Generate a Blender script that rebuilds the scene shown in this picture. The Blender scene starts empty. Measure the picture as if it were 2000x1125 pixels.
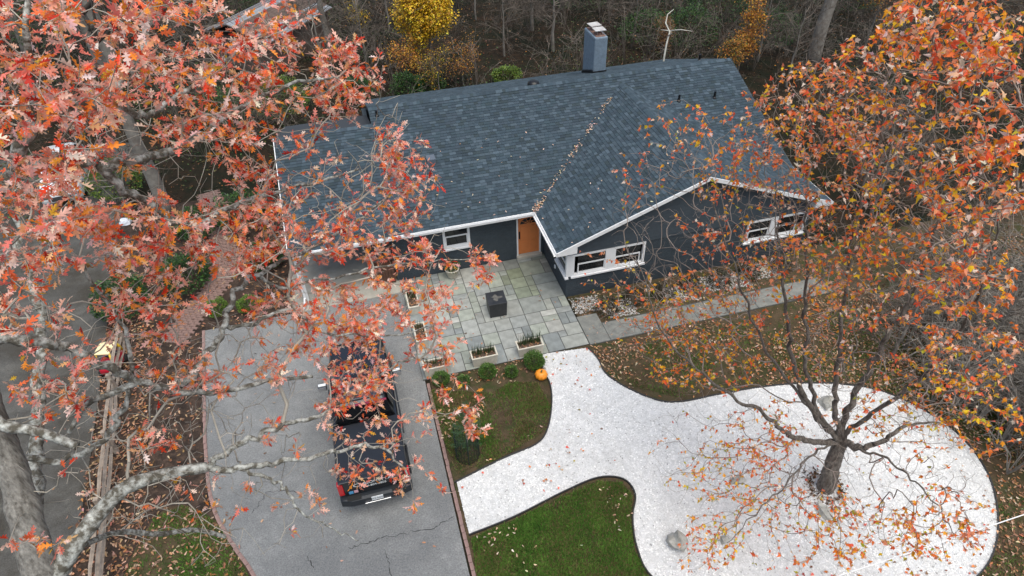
import bpy, bmesh, math, random
import numpy as np
from mathutils import Vector, Matrix, noise as mnoise

random.seed(7); rng = np.random.default_rng(7)
R = math.radians
scene = bpy.context.scene
C = scene.collection

# ------------------------------------------------------------------ camera
W, H, FPX = 2000.0, 1125.0, 1293.0
CAM = np.array([-6.0786, -20.0616, 16.9081])
YAW, PITCH, ROLL = 0.249, 0.718, -0.028
_fw = np.array([math.sin(YAW)*math.cos(PITCH), math.cos(YAW)*math.cos(PITCH), -math.sin(PITCH)])
_r = np.array([math.cos(YAW), -math.sin(YAW), 0.0]); _u = np.cross(_r, _fw)
_r2 = _r*math.cos(ROLL)+_u*math.sin(ROLL); _u2 = -_r*math.sin(ROLL)+_u*math.cos(ROLL)
cam_d = bpy.data.cameras.new('camera'); cam = bpy.data.objects.new('camera', cam_d); C.objects.link(cam)
cam_d.sensor_width = 36.0; cam_d.lens = 36.0*FPX/W; cam_d.clip_start = 0.05; cam_d.clip_end = 2000
cam.matrix_world = Matrix(((_r2[0], _u2[0], -_fw[0], CAM[0]), (_r2[1], _u2[1], -_fw[1], CAM[1]),
                           (_r2[2], _u2[2], -_fw[2], CAM[2]), (0, 0, 0, 1)))
scene.camera = cam

def ray(u, v):
    d = _fw + _r2*(u-W/2)/FPX - _u2*(v-H/2)/FPX
    return d/np.linalg.norm(d)
def G(u, v, z=0.0):                      # a pixel on the level z
    d = ray(u, v); return CAM + d*(z-CAM[2])/d[2]
def AT(u, v, D):                         # a pixel at a distance
    return CAM + ray(u, v)*D

# ------------------------------------------------------------------ light
SUN_EL, SUN_AZ = R(72), R(160)           # azimuth from +Y clockwise
world = bpy.data.worlds.new('World'); scene.world = world; world.use_nodes = True
nt = world.node_tree; bg = nt.nodes['Background']
sky = nt.nodes.new('ShaderNodeTexSky'); sky.sky_type = 'NISHITA'; sky.sun_disc = False
sky.sun_elevation = SUN_EL; sky.sun_rotation = SUN_AZ
sky.air_density = 1.2; sky.dust_density = 4.0; sky.ozone_density = 0.6
nt.links.new(sky.outputs['Color'], bg.inputs['Color']); bg.inputs['Strength'].default_value = 0.10
sun_d = bpy.data.lights.new('sun', 'SUN'); sun_d.energy = 1.4; sun_d.angle = R(60); sun_d.color = (0.98, 1.0, 0.92)
sun = bpy.data.objects.new('sun', sun_d); C.objects.link(sun)
_sd = Vector((math.sin(SUN_AZ)*math.cos(SUN_EL), math.cos(SUN_AZ)*math.cos(SUN_EL), math.sin(SUN_EL)))
sun.rotation_euler = _sd.to_track_quat('Z', 'Y').to_euler(); sun.location = (0, 0, 60)
scene.view_settings.view_transform = 'Standard'; scene.view_settings.look = 'None'
scene.view_settings.exposure = 0.85; scene.view_settings.gamma = 1.0

# ------------------------------------------------------------------ materials
def nodemat(name):
    m = bpy.data.materials.new(name); m.use_nodes = True
    return m, m.node_tree, m.node_tree.nodes['Principled BSDF']
def mat(name, col, rough=0.7, var=0.0, scale=5.0, bump=0.0, bscale=40.0, metal=0.0, spec=0.5, col2=None, detail=6.0, coat=0.0, lo=0.35, hi=0.65, zs=1.0):
    m, t, b = nodemat(name)
    b.inputs['Base Color'].default_value = (*col, 1); b.inputs['Roughness'].default_value = rough
    b.inputs['Metallic'].default_value = metal; b.inputs['Specular IOR Level'].default_value = spec
    if coat: b.inputs['Coat Weight'].default_value = coat; b.inputs['Coat Roughness'].default_value = 0.05
    tc = t.nodes.new('ShaderNodeTexCoord')
    mp = t.nodes.new('ShaderNodeMapping'); mp.inputs['Scale'].default_value = (1, 1, zs); t.links.new(tc.outputs['Object'], mp.inputs['Vector'])
    if var or col2:
        n = t.nodes.new('ShaderNodeTexNoise'); n.inputs['Scale'].default_value = scale; n.inputs['Detail'].default_value = detail
        n.inputs['Roughness'].default_value = 0.65
        t.links.new(mp.outputs['Vector'], n.inputs['Vector'])
        r = t.nodes.new('ShaderNodeValToRGB')
        c2 = col2 if col2 else tuple(min(1, c*(1+var)) for c in col)
        c1 = col if col2 else tuple(c*(1-var) for c in col)
        r.color_ramp.elements[0].color = (*c1, 1); r.color_ramp.elements[1].color = (*c2, 1)
        r.color_ramp.elements[0].position = lo; r.color_ramp.elements[1].position = hi
        t.links.new(n.outputs['Fac'], r.inputs['Fac']); t.links.new(r.outputs['Color'], b.inputs['Base Color'])
    if bump:
        n2 = t.nodes.new('ShaderNodeTexNoise'); n2.inputs['Scale'].default_value = bscale; n2.inputs['Detail'].default_value = 5
        t.links.new(mp.outputs['Vector'], n2.inputs['Vector'])
        bp = t.nodes.new('ShaderNodeBump'); bp.inputs['Strength'].default_value = bump; bp.inputs['Distance'].default_value = 0.02
        t.links.new(n2.outputs['Fac'], bp.inputs['Height']); t.links.new(bp.outputs['Normal'], b.inputs['Normal'])
    return m
def colmat(name, rough=0.6, trans=0.0, spec=0.4, var=0.0, vscale=60.0, bump=0.0):
    """colour from the point attribute Col; trans = share of light let through (leaves)"""
    m, t, b = nodemat(name)
    a = t.nodes.new('ShaderNodeAttribute'); a.attribute_name = 'Col'
    out = a.outputs['Color']
    if var:
        tc = t.nodes.new('ShaderNodeTexCoord'); n = t.nodes.new('ShaderNodeTexNoise'); n.inputs['Scale'].default_value = vscale
        n.inputs['Detail'].default_value = 5
        t.links.new(tc.outputs['Object'], n.inputs['Vector'])
        mr = t.nodes.new('ShaderNodeMapRange'); mr.inputs['From Min'].default_value = 0.3; mr.inputs['From Max'].default_value = 0.7
        mr.inputs['To Min'].default_value = 1-var; mr.inputs['To Max'].default_value = 1+var
        t.links.new(n.outputs['Fac'], mr.inputs['Value'])
        mx = t.nodes.new('ShaderNodeMix'); mx.data_type = 'RGBA'; mx.blend_type = 'MULTIPLY'; mx.inputs['Factor'].default_value = 1
        t.links.new(out, mx.inputs['A']); t.links.new(mr.outputs['Result'], mx.inputs['B']); out = mx.outputs['Result']
        if bump:
            bp = t.nodes.new('ShaderNodeBump'); bp.inputs['Strength'].default_value = bump; bp.inputs['Distance'].default_value = 0.01
            t.links.new(n.outputs['Fac'], bp.inputs['Height']); t.links.new(bp.outputs['Normal'], b.inputs['Normal'])
    t.links.new(out, b.inputs['Base Color'])
    b.inputs['Roughness'].default_value = rough; b.inputs['Specular IOR Level'].default_value = spec
    if trans:
        tr = t.nodes.new('ShaderNodeBsdfTranslucent'); t.links.new(out, tr.inputs['Color'])
        ms = t.nodes.new('ShaderNodeMixShader'); ms.inputs['Fac'].default_value = trans
        t.links.new(b.outputs['BSDF'], ms.inputs[1]); t.links.new(tr.outputs['BSDF'], ms.inputs[2])
        t.links.new(ms.outputs['Shader'], t.nodes['Material Output'].inputs['Surface'])
    return m

def ground_mat(name, cols, scales, bump=0.4, bscale=60, rough=0.95, speck=0.35):
    """three colours mixed by two noises"""
    m, t, b = nodemat(name); b.inputs['Roughness'].default_value = rough; b.inputs['Specular IOR Level'].default_value = 0.15
    tc = t.nodes.new('ShaderNodeTexCoord'); prev = None
    for i, s in enumerate(scales):
        n = t.nodes.new('ShaderNodeTexNoise'); n.inputs['Scale'].default_value = s; n.inputs['Detail'].default_value = 8
        n.inputs['Roughness'].default_value = 0.7
        t.links.new(tc.outputs['Object'], n.inputs['Vector'])
        r = t.nodes.new('ShaderNodeValToRGB'); r.color_ramp.elements[0].position = 0.42; r.color_ramp.elements[1].position = 0.6
        t.links.new(n.outputs['Fac'], r.inputs['Fac'])
        mx = t.nodes.new('ShaderNodeMix'); mx.data_type = 'RGBA'
        t.links.new(r.outputs['Color'], mx.inputs['Factor'])
        if prev is None: mx.inputs['A'].default_value = (*cols[0], 1)
        else: t.links.new(prev, mx.inputs['A'])
        mx.inputs['B'].default_value = (*cols[i+1], 1); prev = mx.outputs['Result']
    n3 = t.nodes.new('ShaderNodeTexNoise'); n3.inputs['Scale'].default_value = 26.0; n3.inputs['Detail'].default_value = 3; n3.inputs['Roughness'].default_value = 0.8
    t.links.new(tc.outputs['Object'], n3.inputs['Vector'])
    mr = t.nodes.new('ShaderNodeMapRange'); mr.inputs['From Min'].default_value = 0.3; mr.inputs['From Max'].default_value = 0.7
    mr.inputs['To Min'].default_value = 1-speck; mr.inputs['To Max'].default_value = 1+speck
    t.links.new(n3.outputs['Fac'], mr.inputs['Value'])
    mm = t.nodes.new('ShaderNodeMix'); mm.data_type = 'RGBA'; mm.blend_type = 'MULTIPLY'; mm.inputs['Factor'].default_value = 1
    t.links.new(prev, mm.inputs['A']); t.links.new(mr.outputs['Result'], mm.inputs['B']); prev = mm.outputs['Result']
    t.links.new(prev, b.inputs['Base Color'])
    n2 = t.nodes.new('ShaderNodeTexNoise'); n2.inputs['Scale'].default_value = bscale; n2.inputs['Detail'].default_value = 6
    t.links.new(tc.outputs['Object'], n2.inputs['Vector'])
    bp = t.nodes.new('ShaderNodeBump'); bp.inputs['Strength'].default_value = bump; bp.inputs['Distance'].default_value = 0.03
    t.links.new(n2.outputs['Fac'], bp.inputs['Height']); t.links.new(bp.outputs['Normal'], b.inputs['Normal'])
    return m

M = {}
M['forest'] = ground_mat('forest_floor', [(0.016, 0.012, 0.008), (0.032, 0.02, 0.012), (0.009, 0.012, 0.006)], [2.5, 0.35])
M['lawn'] = ground_mat('lawn_soil', [(0.06, 0.042, 0.025), (0.035, 0.05, 0.016), (0.085, 0.06, 0.036)], [0.9, 3.0])
M['mulch'] = ground_mat('mulch', [(0.05, 0.035, 0.027), (0.09, 0.06, 0.045), (0.03, 0.022, 0.018)], [9.0, 3.0], bump=0.8)
M['asphalt'] = ground_mat('asphalt', [(0.21, 0.213, 0.21), (0.24, 0.242, 0.238), (0.175, 0.178, 0.178)], [3.2, 0.6], bump=0.6, bscale=90, rough=0.85, speck=0.34)
M['asphalt_dark'] = ground_mat('old_asphalt', [(0.085, 0.083, 0.078), (0.12, 0.116, 0.106), (0.055, 0.05, 0.042)], [1.0, 0.4], bump=0.5, bscale=140)
M['concrete'] = mat('concrete', (0.30, 0.28, 0.235), 0.85, scale=1.3, col2=(0.42, 0.40, 0.35), bump=0.2, bscale=80)
M['walk'] = mat('walk_stone', (0.13, 0.135, 0.125), 0.85, scale=3.0, col2=(0.22, 0.22, 0.20), bump=0.3, bscale=60)
M['gravel'] = ground_mat('gravel_bed', [(0.60, 0.60, 0.59), (0.50, 0.50, 0.50), (0.67, 0.67, 0.67)], [30.0, 6.0], bump=0.9, bscale=55, speck=.1)
M['stone_col'] = colmat('gravel_stone', 0.85, spec=0.3)
M['flag'] = colmat('flagstone', 0.75, var=0.22, vscale=3.5, bump=0.25)
M['grout'] = mat('grout', (0.06, 0.06, 0.055), 0.95)
M['brickpave'] = mat('brick_paver', (0.20, 0.125, 0.105), 0.9, var=0.3, scale=4.0, bump=0.3)
M['edgebrick'] = mat('edge_brick', (0.27, 0.175, 0.155), 0.9, var=0.25, scale=3.0, bump=0.3)
M['edging'] = mat('black_edging', (0.02, 0.02, 0.02), 0.6)
M['crack'] = mat('crack', (0.03, 0.03, 0.032), 0.95)
M['shingle'] = colmat('shingle', 0.9, var=0.16, vscale=90.0, spec=0.25)
M['deck'] = mat('roof_felt', (0.03, 0.036, 0.045), 0.95)  # felt coloured darker to deepen the shadow lines between shingle rows
M['white'] = mat('white_paint', (0.74, 0.74, 0.74), 0.45, var=0.04, scale=3)
M['wallpaint'] = mat('slate_wall_paint', (0.040, 0.053, 0.064), 0.6, var=0.12, scale=6, bump=0.1)
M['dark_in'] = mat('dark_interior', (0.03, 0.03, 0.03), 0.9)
M['glass'] = mat('window_glass', (0.012, 0.013, 0.015), 0.04, spec=0.6)
M['door'] = mat('orange_door', (0.62, 0.20, 0.06), 0.45, var=0.05, scale=2)
M['black_metal'] = mat('black_metal', (0.012, 0.012, 0.013), 0.35, metal=0.3)
M['chimney'] = mat('chimney_paint', (0.17, 0.225, 0.28), 0.7, var=0.14, scale=9, bump=0.25, bscale=30)
M['cap'] = mat('galvanised_cap', (0.60, 0.59, 0.57), 0.5, col2=(0.40, 0.36, 0.33), scale=6, metal=0.2)
M['flash'] = mat('black_flashing', (0.01, 0.01, 0.011), 0.5)
M['rust'] = mat('flue_clay', (0.22, 0.13, 0.10), 0.9, var=0.3, scale=8)
M['bark_grey'] = mat('lichen_bark', (0.095, 0.085, 0.065), 0.95, scale=11.0, col2=(0.52, 0.53, 0.49), bump=1.0, bscale=30, lo=0.43, hi=0.66, detail=10)
M['bark_trunk'] = mat('oak_bark', (0.085, 0.076, 0.064), 0.95, scale=20, col2=(0.30, 0.285, 0.255), bump=1.0, bscale=34, lo=0.34, hi=0.66, detail=10, zs=.22)
M['bark_moss'] = mat('mossy_bark', (0.05, 0.05, 0.02), 0.95, scale=3, col2=(0.16, 0.14, 0.11), bump=1.0, bscale=22)
M['bark_maple'] = mat('maple_bark', (0.07, 0.056, 0.045), 0.95, scale=14, col2=(0.20, 0.175, 0.15), bump=1.0, bscale=30, lo=0.38, hi=0.66, zs=.35, detail=9)
M['bark_bg'] = mat('woodland_bark', (0.15, 0.13, 0.11), 0.95, scale=3, col2=(0.26, 0.24, 0.21), bump=0.8, bscale=20)
M['bark_pale'] = mat('pale_bark', (0.50, 0.48, 0.42), 0.9, var=0.2, scale=4)
M['twig'] = mat('oak_twig', (0.33, 0.30, 0.25), 0.9, var=0.3, scale=2)
M['twig_maple'] = mat('maple_twig', (0.24, 0.195, 0.165), 0.9, var=0.35, scale=1.5)
M['twig_bg'] = mat('woodland_twig', (0.13, 0.107, 0.088), 0.9, var=0.5, scale=0.8)
M['ug_twig'] = mat('undergrowth_stem', (0.075, 0.06, 0.045), 0.9, var=0.5, scale=0.6)
M['oak_leaf'] = colmat('oak_leaf', 0.5, trans=0.42, spec=0.25, var=0.12, vscale=30)
M['maple_leaf'] = colmat('maple_leaf', 0.5, trans=0.45, spec=0.2, var=0.1, vscale=40)
M['foliage'] = colmat('shrub_leaf', 0.5, trans=0.2, spec=0.4)
M['dead_leaf'] = colmat('fallen_leaf', 0.8, trans=0.05, spec=0.2)
M['grass'] = colmat('grass_blade', 0.6, trans=0.25, spec=0.3)
M['planter'] = mat('cream_planter', (0.55, 0.51, 0.42), 0.8, var=0.12, scale=7, bump=0.2)
M['soil'] = mat('planter_soil', (0.07, 0.045, 0.03), 0.95, var=0.5, scale=30, bump=0.8)
M['black_cover'] = mat('black_cover', (0.014, 0.015, 0.017), 0.42, scale=2.2, col2=(0.035, 0.036, 0.038), bump=0.15, bscale=12)
M['dust'] = mat('dust', (0.10, 0.095, 0.085), 0.9, var=0.3, scale=14)
M['pumpkin'] = mat('pumpkin_skin', (0.80, 0.27, 0.02), 0.4, var=0.12, scale=6)
M['stem'] = mat('pumpkin_stem', (0.16, 0.12, 0.04), 0.8)
M['rock'] = mat('field_stone', (0.26, 0.25, 0.22), 0.9, scale=5, col2=(0.46, 0.45, 0.41), bump=0.7, bscale=14)
M['fence'] = mat('weathered_rail', (0.30, 0.24, 0.19), 0.9, var=0.3, scale=5, bump=0.5, bscale=30)
M['wood_red'] = mat('reddish_wood', (0.10, 0.045, 0.028), 0.75, var=0.4, scale=7)
M['netting'] = mat('green_netting', (0.01, 0.022, 0.016), 0.7)
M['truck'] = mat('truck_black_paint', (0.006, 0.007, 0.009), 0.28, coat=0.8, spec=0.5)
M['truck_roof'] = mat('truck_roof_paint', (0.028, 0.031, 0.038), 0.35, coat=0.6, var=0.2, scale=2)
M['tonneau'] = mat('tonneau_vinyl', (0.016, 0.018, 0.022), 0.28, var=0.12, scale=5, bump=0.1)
M['plastic'] = mat('black_plastic', (0.014, 0.018, 0.024), 0.5)
M['tyre'] = mat('tyre_rubber', (0.015, 0.015, 0.015), 0.85)
M['rim'] = mat('alloy_rim', (0.45, 0.45, 0.46), 0.3, metal=0.9)
M['chrome'] = mat('chrome', (0.75, 0.75, 0.76), 0.15, metal=1.0)
M['red_lens'] = mat('red_lens', (0.55, 0.012, 0.015), 0.15, coat=0.6)
M['dark_red'] = mat('dark_red_lens', (0.20, 0.015, 0.04), 0.25)
M['plate'] = mat('number_plate', (0.72, 0.74, 0.75), 0.5)
M['decal'] = mat('white_decal', (0.72, 0.74, 0.74), 0.5)
M['blue'] = mat('blue_sticker', (0.10, 0.32, 0.55), 0.5)
M['pink'] = mat('pink_sticker', (0.62, 0.36, 0.40), 0.5)
M['car_white'] = mat('car_white_paint', (0.74, 0.75, 0.76), 0.3, coat=0.6)
M['toy_yellow'] = mat('toy_yellow_plastic', (0.78, 0.48, 0.03), 0.45)
M['toy_cream'] = mat('cream_toy_roof', (0.80, 0.66, 0.38), 0.5, var=0.06, scale=5)  # roof a paler cream than the yellow pillars
M['toy_red'] = mat('toy_red_plastic', (0.45, 0.012, 0.03), 0.4)
M['bucket'] = mat('red_bucket', (0.22, 0.012, 0.015), 0.5)
M['bag'] = mat('white_bag', (0.62, 0.65, 0.70), 0.6, bump=0.6, bscale=12)
M['shed_a'] = mat('brown_roof_board', (0.11, 0.075, 0.06), 0.85, var=0.3, scale=3)
M['shed_b'] = mat('grey_roof_board', (0.25, 0.26, 0.28), 0.7, var=0.25, scale=3)
M['wire'] = mat('white_wire', (0.80, 0.80, 0.80), 0.5)

# ------------------------------------------------------------------ object helpers
def tag(o, label=None, cat=None, group=None, kind=None):
    if label: o['label'] = label
    if cat: o['category'] = cat
    if group: o['group'] = group
    if kind: o['kind'] = kind
    return o
def empty(name, loc=(0, 0, 0), rz=0.0):
    o = bpy.data.objects.new(name, None); C.objects.link(o); o.location = loc; o.rotation_euler = (0, 0, rz)
    o.empty_display_size = 0.2
    return o
def link(name, me, parent=None, m=None, smooth=False):
    if m is not None and not me.materials: me.materials.append(m)
    if smooth:
        me.polygons.foreach_set('use_smooth', [True]*len(me.polygons))
    o = bpy.data.objects.new(name, me); C.objects.link(o)
    if parent is not None: o.parent = parent
    return o
def fast(name, V, F, col=None, m=None):
    V = np.ascontiguousarray(V, dtype=np.float32); F = np.ascontiguousarray(F, dtype=np.int32)
    me = bpy.data.meshes.new(name); k = F.shape[1]
    me.vertices.add(len(V)); me.vertices.foreach_set('co', V.ravel())
    me.loops.add(F.size); me.loops.foreach_set('vertex_index', F.ravel())
    me.polygons.add(len(F)); me.polygons.foreach_set('loop_start', np.arange(len(F), dtype=np.int32)*k)
    me.update(calc_edges=True); me.validate()
    if col is not None: setcol(me, col)
    if m: me.materials.append(m)
    return me
def setcol(me, col):
    a = me.attributes.new('Col', 'FLOAT_COLOR', 'POINT')
    c = np.ones((len(me.vertices), 4), dtype=np.float32); c[:, :3] = col
    a.data.foreach_set('color', c.ravel())

class MB:
    """collects shapes; build() links them as one mesh object"""
    def __init__(s): s.v = []; s.f = []; s.c = []
    def add(s, V, F, col=None):
        b = len(s.v); s.v += [tuple(map(float, p)) for p in V]; s.f += [tuple(i+b for i in f) for f in F]
        if col is not None: s.c += [col]*len(V)
        return s
    def box(s, lo, hi, bev=0.0, T=None, col=None):
        x0, y0, z0 = lo; x1, y1, z1 = hi
        if bev:
            bm = bmesh.new(); bmesh.ops.create_cube(bm, size=1.0)
            bmesh.ops.scale(bm, vec=(x1-x0, y1-y0, z1-z0), verts=bm.verts)
            bmesh.ops.translate(bm, vec=((x0+x1)/2, (y0+y1)/2, (z0+z1)/2), verts=bm.verts)
            bmesh.ops.bevel(bm, geom=list(bm.edges), offset=bev, segments=2, profile=0.6, affect='EDGES')
            V = [v.co.copy() for v in bm.verts]; F = [[v.index for v in f.verts] for f in bm.faces]
            bm.verts.ensure_lookup_table(); bm.free()
        else:
            V = [Vector(p) for p in ((x0,y0,z0),(x1,y0,z0),(x1,y1,z0),(x0,y1,z0),(x0,y0,z1),(x1,y0,z1),(x1,y1,z1),(x0,y1,z1))]
            F = [(0,3,2,1),(4,5,6,7),(0,1,5,4),(1,2,6,5),(2,3,7,6),(3,0,4,7)]
        if T is not None: V = [T @ p for p in V]
        return s.add(V, F, col)
    def prism(s, poly, z0, z1, col=None):
        n = len(poly); V = [(p[0], p[1], z0) for p in poly]+[(p[0], p[1], z1) for p in poly]
        F = [tuple(range(n-1, -1, -1)), tuple(range(n, 2*n))]+[(i, (i+1) % n, n+(i+1) % n, n+i) for i in range(n)]
        return s.add(V, F, col)
    def slab(s, poly3, down):              # planar 3-d polygon given a thickness along 'down'
        n = len(poly3); P = [Vector(p) for p in poly3]; d = Vector(down)
        V = P+[p+d for p in P]
        F = [tuple(range(n)), tuple(range(2*n-1, n-1, -1))]+[(i, n+i, n+(i+1) % n, (i+1) % n) for i in range(n)]
        return s.add(V, F)
    def tube(s, pts, r, k=6, col=None, cap=True):
        P = [Vector(p) for p in pts]; n = len(P)
        rs = r if hasattr(r, '__len__') else [r]*n
        t = (P[1]-P[0]).normalized(); a = t.orthogonal().normalized()
        V = []; F = []
        for i in range(n):
            t = (P[min(i+1, n-1)]-P[max(i-1, 0)]).normalized()
            a = (a-t*a.dot(t)).normalized(); b = t.cross(a)
            for j in range(k):
                an = 2*math.pi*j/k; V.append(P[i]+(a*math.cos(an)+b*math.sin(an))*rs[i])
        for i in range(n-1):
            for j in range(k):
                F.append((i*k+j, i*k+(j+1) % k, (i+1)*k+(j+1) % k, (i+1)*k+j))
        if cap: F.append(tuple(range(k-1, -1, -1))); F.append(tuple(range((n-1)*k, n*k)))
        return s.add(V, F, col)
    def lathe(s, prof, k=20, ctr=(0, 0, 0), col=None):
        V = []; F = []; n = len(prof)
        for r, z in prof:
            for j in range(k):
                a = 2*math.pi*j/k; V.append((ctr[0]+r*math.cos(a), ctr[1]+r*math.sin(a), ctr[2]+z))
        for i in range(n-1):
            for j in range(k): F.append((i*k+j, i*k+(j+1) % k, (i+1)*k+(j+1) % k, (i+1)*k+j))
        F.append(tuple(range(k-1, -1, -1))); F.append(tuple(range((n-1)*k, n*k)))
        return s.add(V, F, col)
    def mesh(s, name):
        me = bpy.data.meshes.new(name); me.from_pydata(s.v, [], s.f); me.update()
        if s.c: setcol(me, np.array(s.c))
        return me
    def build(s, name, m, parent=None, smooth=False):
        return link(name, s.mesh(name), parent, m, smooth)

def catmull(P, per=6, closed=False):
    P = [np.asarray(p, float) for p in P]; n = len(P); out = []
    for i in range(n if closed else n-1):
        if closed: a, b, c, d = P[(i-1) % n], P[i], P[(i+1) % n], P[(i+2) % n]
        else: a, b, c, d = P[max(i-1, 0)], P[i], P[i+1], P[min(i+2, n-1)]
        for k in range(per):
            t = k/per
            out.append(0.5*((2*b)+(-a+c)*t+(2*a-5*b+4*c-d)*t*t+(-a+3*b-3*c+d)*t**3))
    if not closed: out.append(P[-1])
    return out
def in_poly(x, y, poly):
    px = np.asarray([p[0] for p in poly]); py = np.asarray([p[1] for p in poly]); n = len(px)
    ins = np.zeros(len(x), bool); j = n-1
    for i in range(n):
        c = ((py[i] > y) != (py[j] > y)) & (x < (px[j]-px[i])*(y-py[i])/(py[j]-py[i]+1e-12)+px[i])
        ins ^= c; j = i
    return ins
def sample_poly(poly, n):
    P = np.array([p[:2] for p in poly]); lo = P.min(0); hi = P.max(0); out = np.zeros((0, 2))
    while len(out) < n:
        q = lo+(hi-lo)*rng.random((n*2, 2)); q = q[in_poly(q[:, 0], q[:, 1], poly)]; out = np.vstack([out, q])
    return out[:n]
def tri_flat(name, poly, z, m, parent=None):
    me = bpy.data.meshes.new(name); bm = bmesh.new()
    vs = [bm.verts.new((p[0], p[1], z)) for p in poly]; f = bm.faces.new(vs)
    f.normal_update()
    if f.normal.z < 0: f.normal_flip()
    bmesh.ops.triangulate(bm, faces=[f], ngon_method='EAR_CLIP'); bm.to_mesh(me); bm.free()
    return link(name, me, parent, m)
def vnoise(P, s, off=0.0):
    return np.array([mnoise.noise(Vector((p[0]*s+off, p[1]*s-off, off))) for p in P])

# ------------------------------------------------------------------ the ground
ZG, ZD, ZL = -0.06, -0.045, -0.05
me = bpy.data.meshes.new('ground')
me.from_pydata([(-300, -300, ZG), (300, -300, ZG), (300, 400, ZG), (-300, 400, ZG)], [], [(0, 1, 2, 3)])
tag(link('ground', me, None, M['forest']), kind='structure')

edgeL = [(-12.75, -0.3), (-12.5, -3.5), (-12.25, -6.2), (-11.95, -7.9), (-11.4, -9.2), (-10.7, -10.5), (-9.9, -12.5), (-9.5, -16), (-9.4, -30)]
edgeL_s = catmull(edgeL, 5)
drive = [(-5.36, -0.3), (-5.36, -30)]+[tuple(p) for p in reversed(edgeL_s)]
tag(tri_flat('driveway', drive, ZD, M['asphalt']), kind='structure')
nd = [(-26, -40), (-15.2, -40), (-15.45, -9.5), (-15.75, -5), (-16.1, -1.0), (-16.6, 4), (-17.0, 9), (-17.2, 16), (-26, 16)]
tag(tri_flat('neighbour_driveway', nd, ZD, M['asphalt_dark']), kind='structure')
bed = [(-15.75, -20), (-15.72, -5), (-16.05, -1), (-16.6, 4), (-17, 9), (-9.6, 9), (-9.62, -0.3), (-12.85, -0.3)]+[(p[0]-0.1, p[1]) for p in edgeL_s if p[1] > -20]+[(-9.6, -20)]
tag(tri_flat('mulch_bed', bed, ZL-0.004, M['mulch']), kind='structure')
lawnD = [tuple(G(*p)[:2]) for p in [(240, 1125), (300, 1010), (360, 985), (420, 1015), (450, 1060), (485, 1125), (470, 1250), (230, 1250)]]
tag(tri_flat('side_lawn', catmull(lawnD, 4, True), ZL, M['lawn']), kind='structure')

gpx = [(1148, 678), (1168, 700), (1185, 730), (1232, 760), (1290, 782), (1335, 783), (1400, 770), (1480, 756), (1560, 748), (1640, 749), (1720, 762), (1800, 797),
       (1862, 838), (1910, 890), (1940, 950), (1950, 1020), (1940, 1080), (1905, 1130), (1800, 1230), (1600, 1260), (1400, 1210), (1278, 1130), (1245, 1070),
       (1236, 1010), (1241, 965), (1218, 935), (1168, 932), (1100, 960), (1005, 1008), (916, 1044)]
g_r = catmull([G(*p)[:2] for p in gpx], 5)
g_l = catmull([G(*p)[:2] for p in [(888, 941), (985, 893), (1048, 866), (1070, 835), (1078, 785), (1074, 748), (1061, 722), (1057, 690)]], 5)
gravel = [tuple(p) for p in g_r]+[(-5.12, g_r[-1][1]), (-5.12, g_l[0][1])]+[tuple(p) for p in g_l]
tag(tri_flat('gravel_path', gravel, ZD+0.01, M['gravel']), kind='structure')
yard = [(-5.2, -4.9), (-5.2, -30), (24, -30), (24, -2), (11.5, -2.3), (0.6, -2.3), (0.6, -4.9)]
tag(tri_flat('lawn', yard, ZL, M['lawn']), kind='structure')

# black edging strip round the gravel
for line, lab in ((g_r, 'black plastic edging strip round the gravel circle'), (g_l, 'black plastic edging strip between the small lawn and the gravel path')):
    e = MB()
    for a, b in zip(line[:-1], line[1:]):
        a = np.asarray(a); b = np.asarray(b); d = b-a; n = np.array([-d[1], d[0]])/max(1e-6, np.hypot(*d))*0.018
        q = [a+n, b+n, b-n, a-n]; e.prism(q, ZG, ZD+0.055)
    tag(e.build('garden_edging', M['edging']), lab, 'edging')

# gravel stones
gp = sample_poly(gravel, 42000); n = len(gp)
oct_v = np.array([(1, 0, 0), (0, 1, 0), (-1, 0, 0), (0, -1, 0), (0, 0, 1), (0, 0, -1)], float)
oct_f = np.array([(0, 1, 4), (1, 2, 4), (2, 3, 4), (3, 0, 4)])
def scatter_shapes(P3, base_v, base_f, scl, rot, tilt=None):
    n = len(P3); k = len(base_v); c, s = np.cos(rot), np.sin(rot)
    B = base_v[None]*scl[:, None, :]
    X = B[..., 0]*c[:, None]-B[..., 1]*s[:, None]; Y = B[..., 0]*s[:, None]+B[..., 1]*c[:, None]
    V = np.stack([X, Y, B[..., 2]], -1)+P3[:, None]
    F = base_f[None]+(np.arange(n)*k)[:, None, None]
    return V.reshape(-1, 3), F.reshape(-1, base_f.shape[1])
sz = rng.uniform(0.012, 0.03, (n, 1))*rng.uniform(0.7, 1.3, (n, 3)); sz[:, 2] *= 0.8
V, F = scatter_shapes(np.column_stack([gp, np.full(n, ZD+0.014)]), oct_v, oct_f, sz, rng.random(n)*6.3)
tone = np.clip(rng.normal(0.71, 0.09, n), 0.25, 0.88); dirty = vnoise(gp, 0.8); tone = tone*(1-0.16*np.clip(dirty*2, 0, 1)-0.10*np.clip(vnoise(gp, 2.6, 7.0)*2, 0, 1))
tone[rng.random(n) < 0.035] *= 0.5
col = np.repeat(tone, 6)[:, None]*np.array([1.0, 0.995, 0.985])
o = link('gravel_stones', fast('gravel_stones', V, F, col, M['stone_col'])); tag(o, 'loose white gravel stones covering the curving path', 'gravel', kind='stuff')

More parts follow.
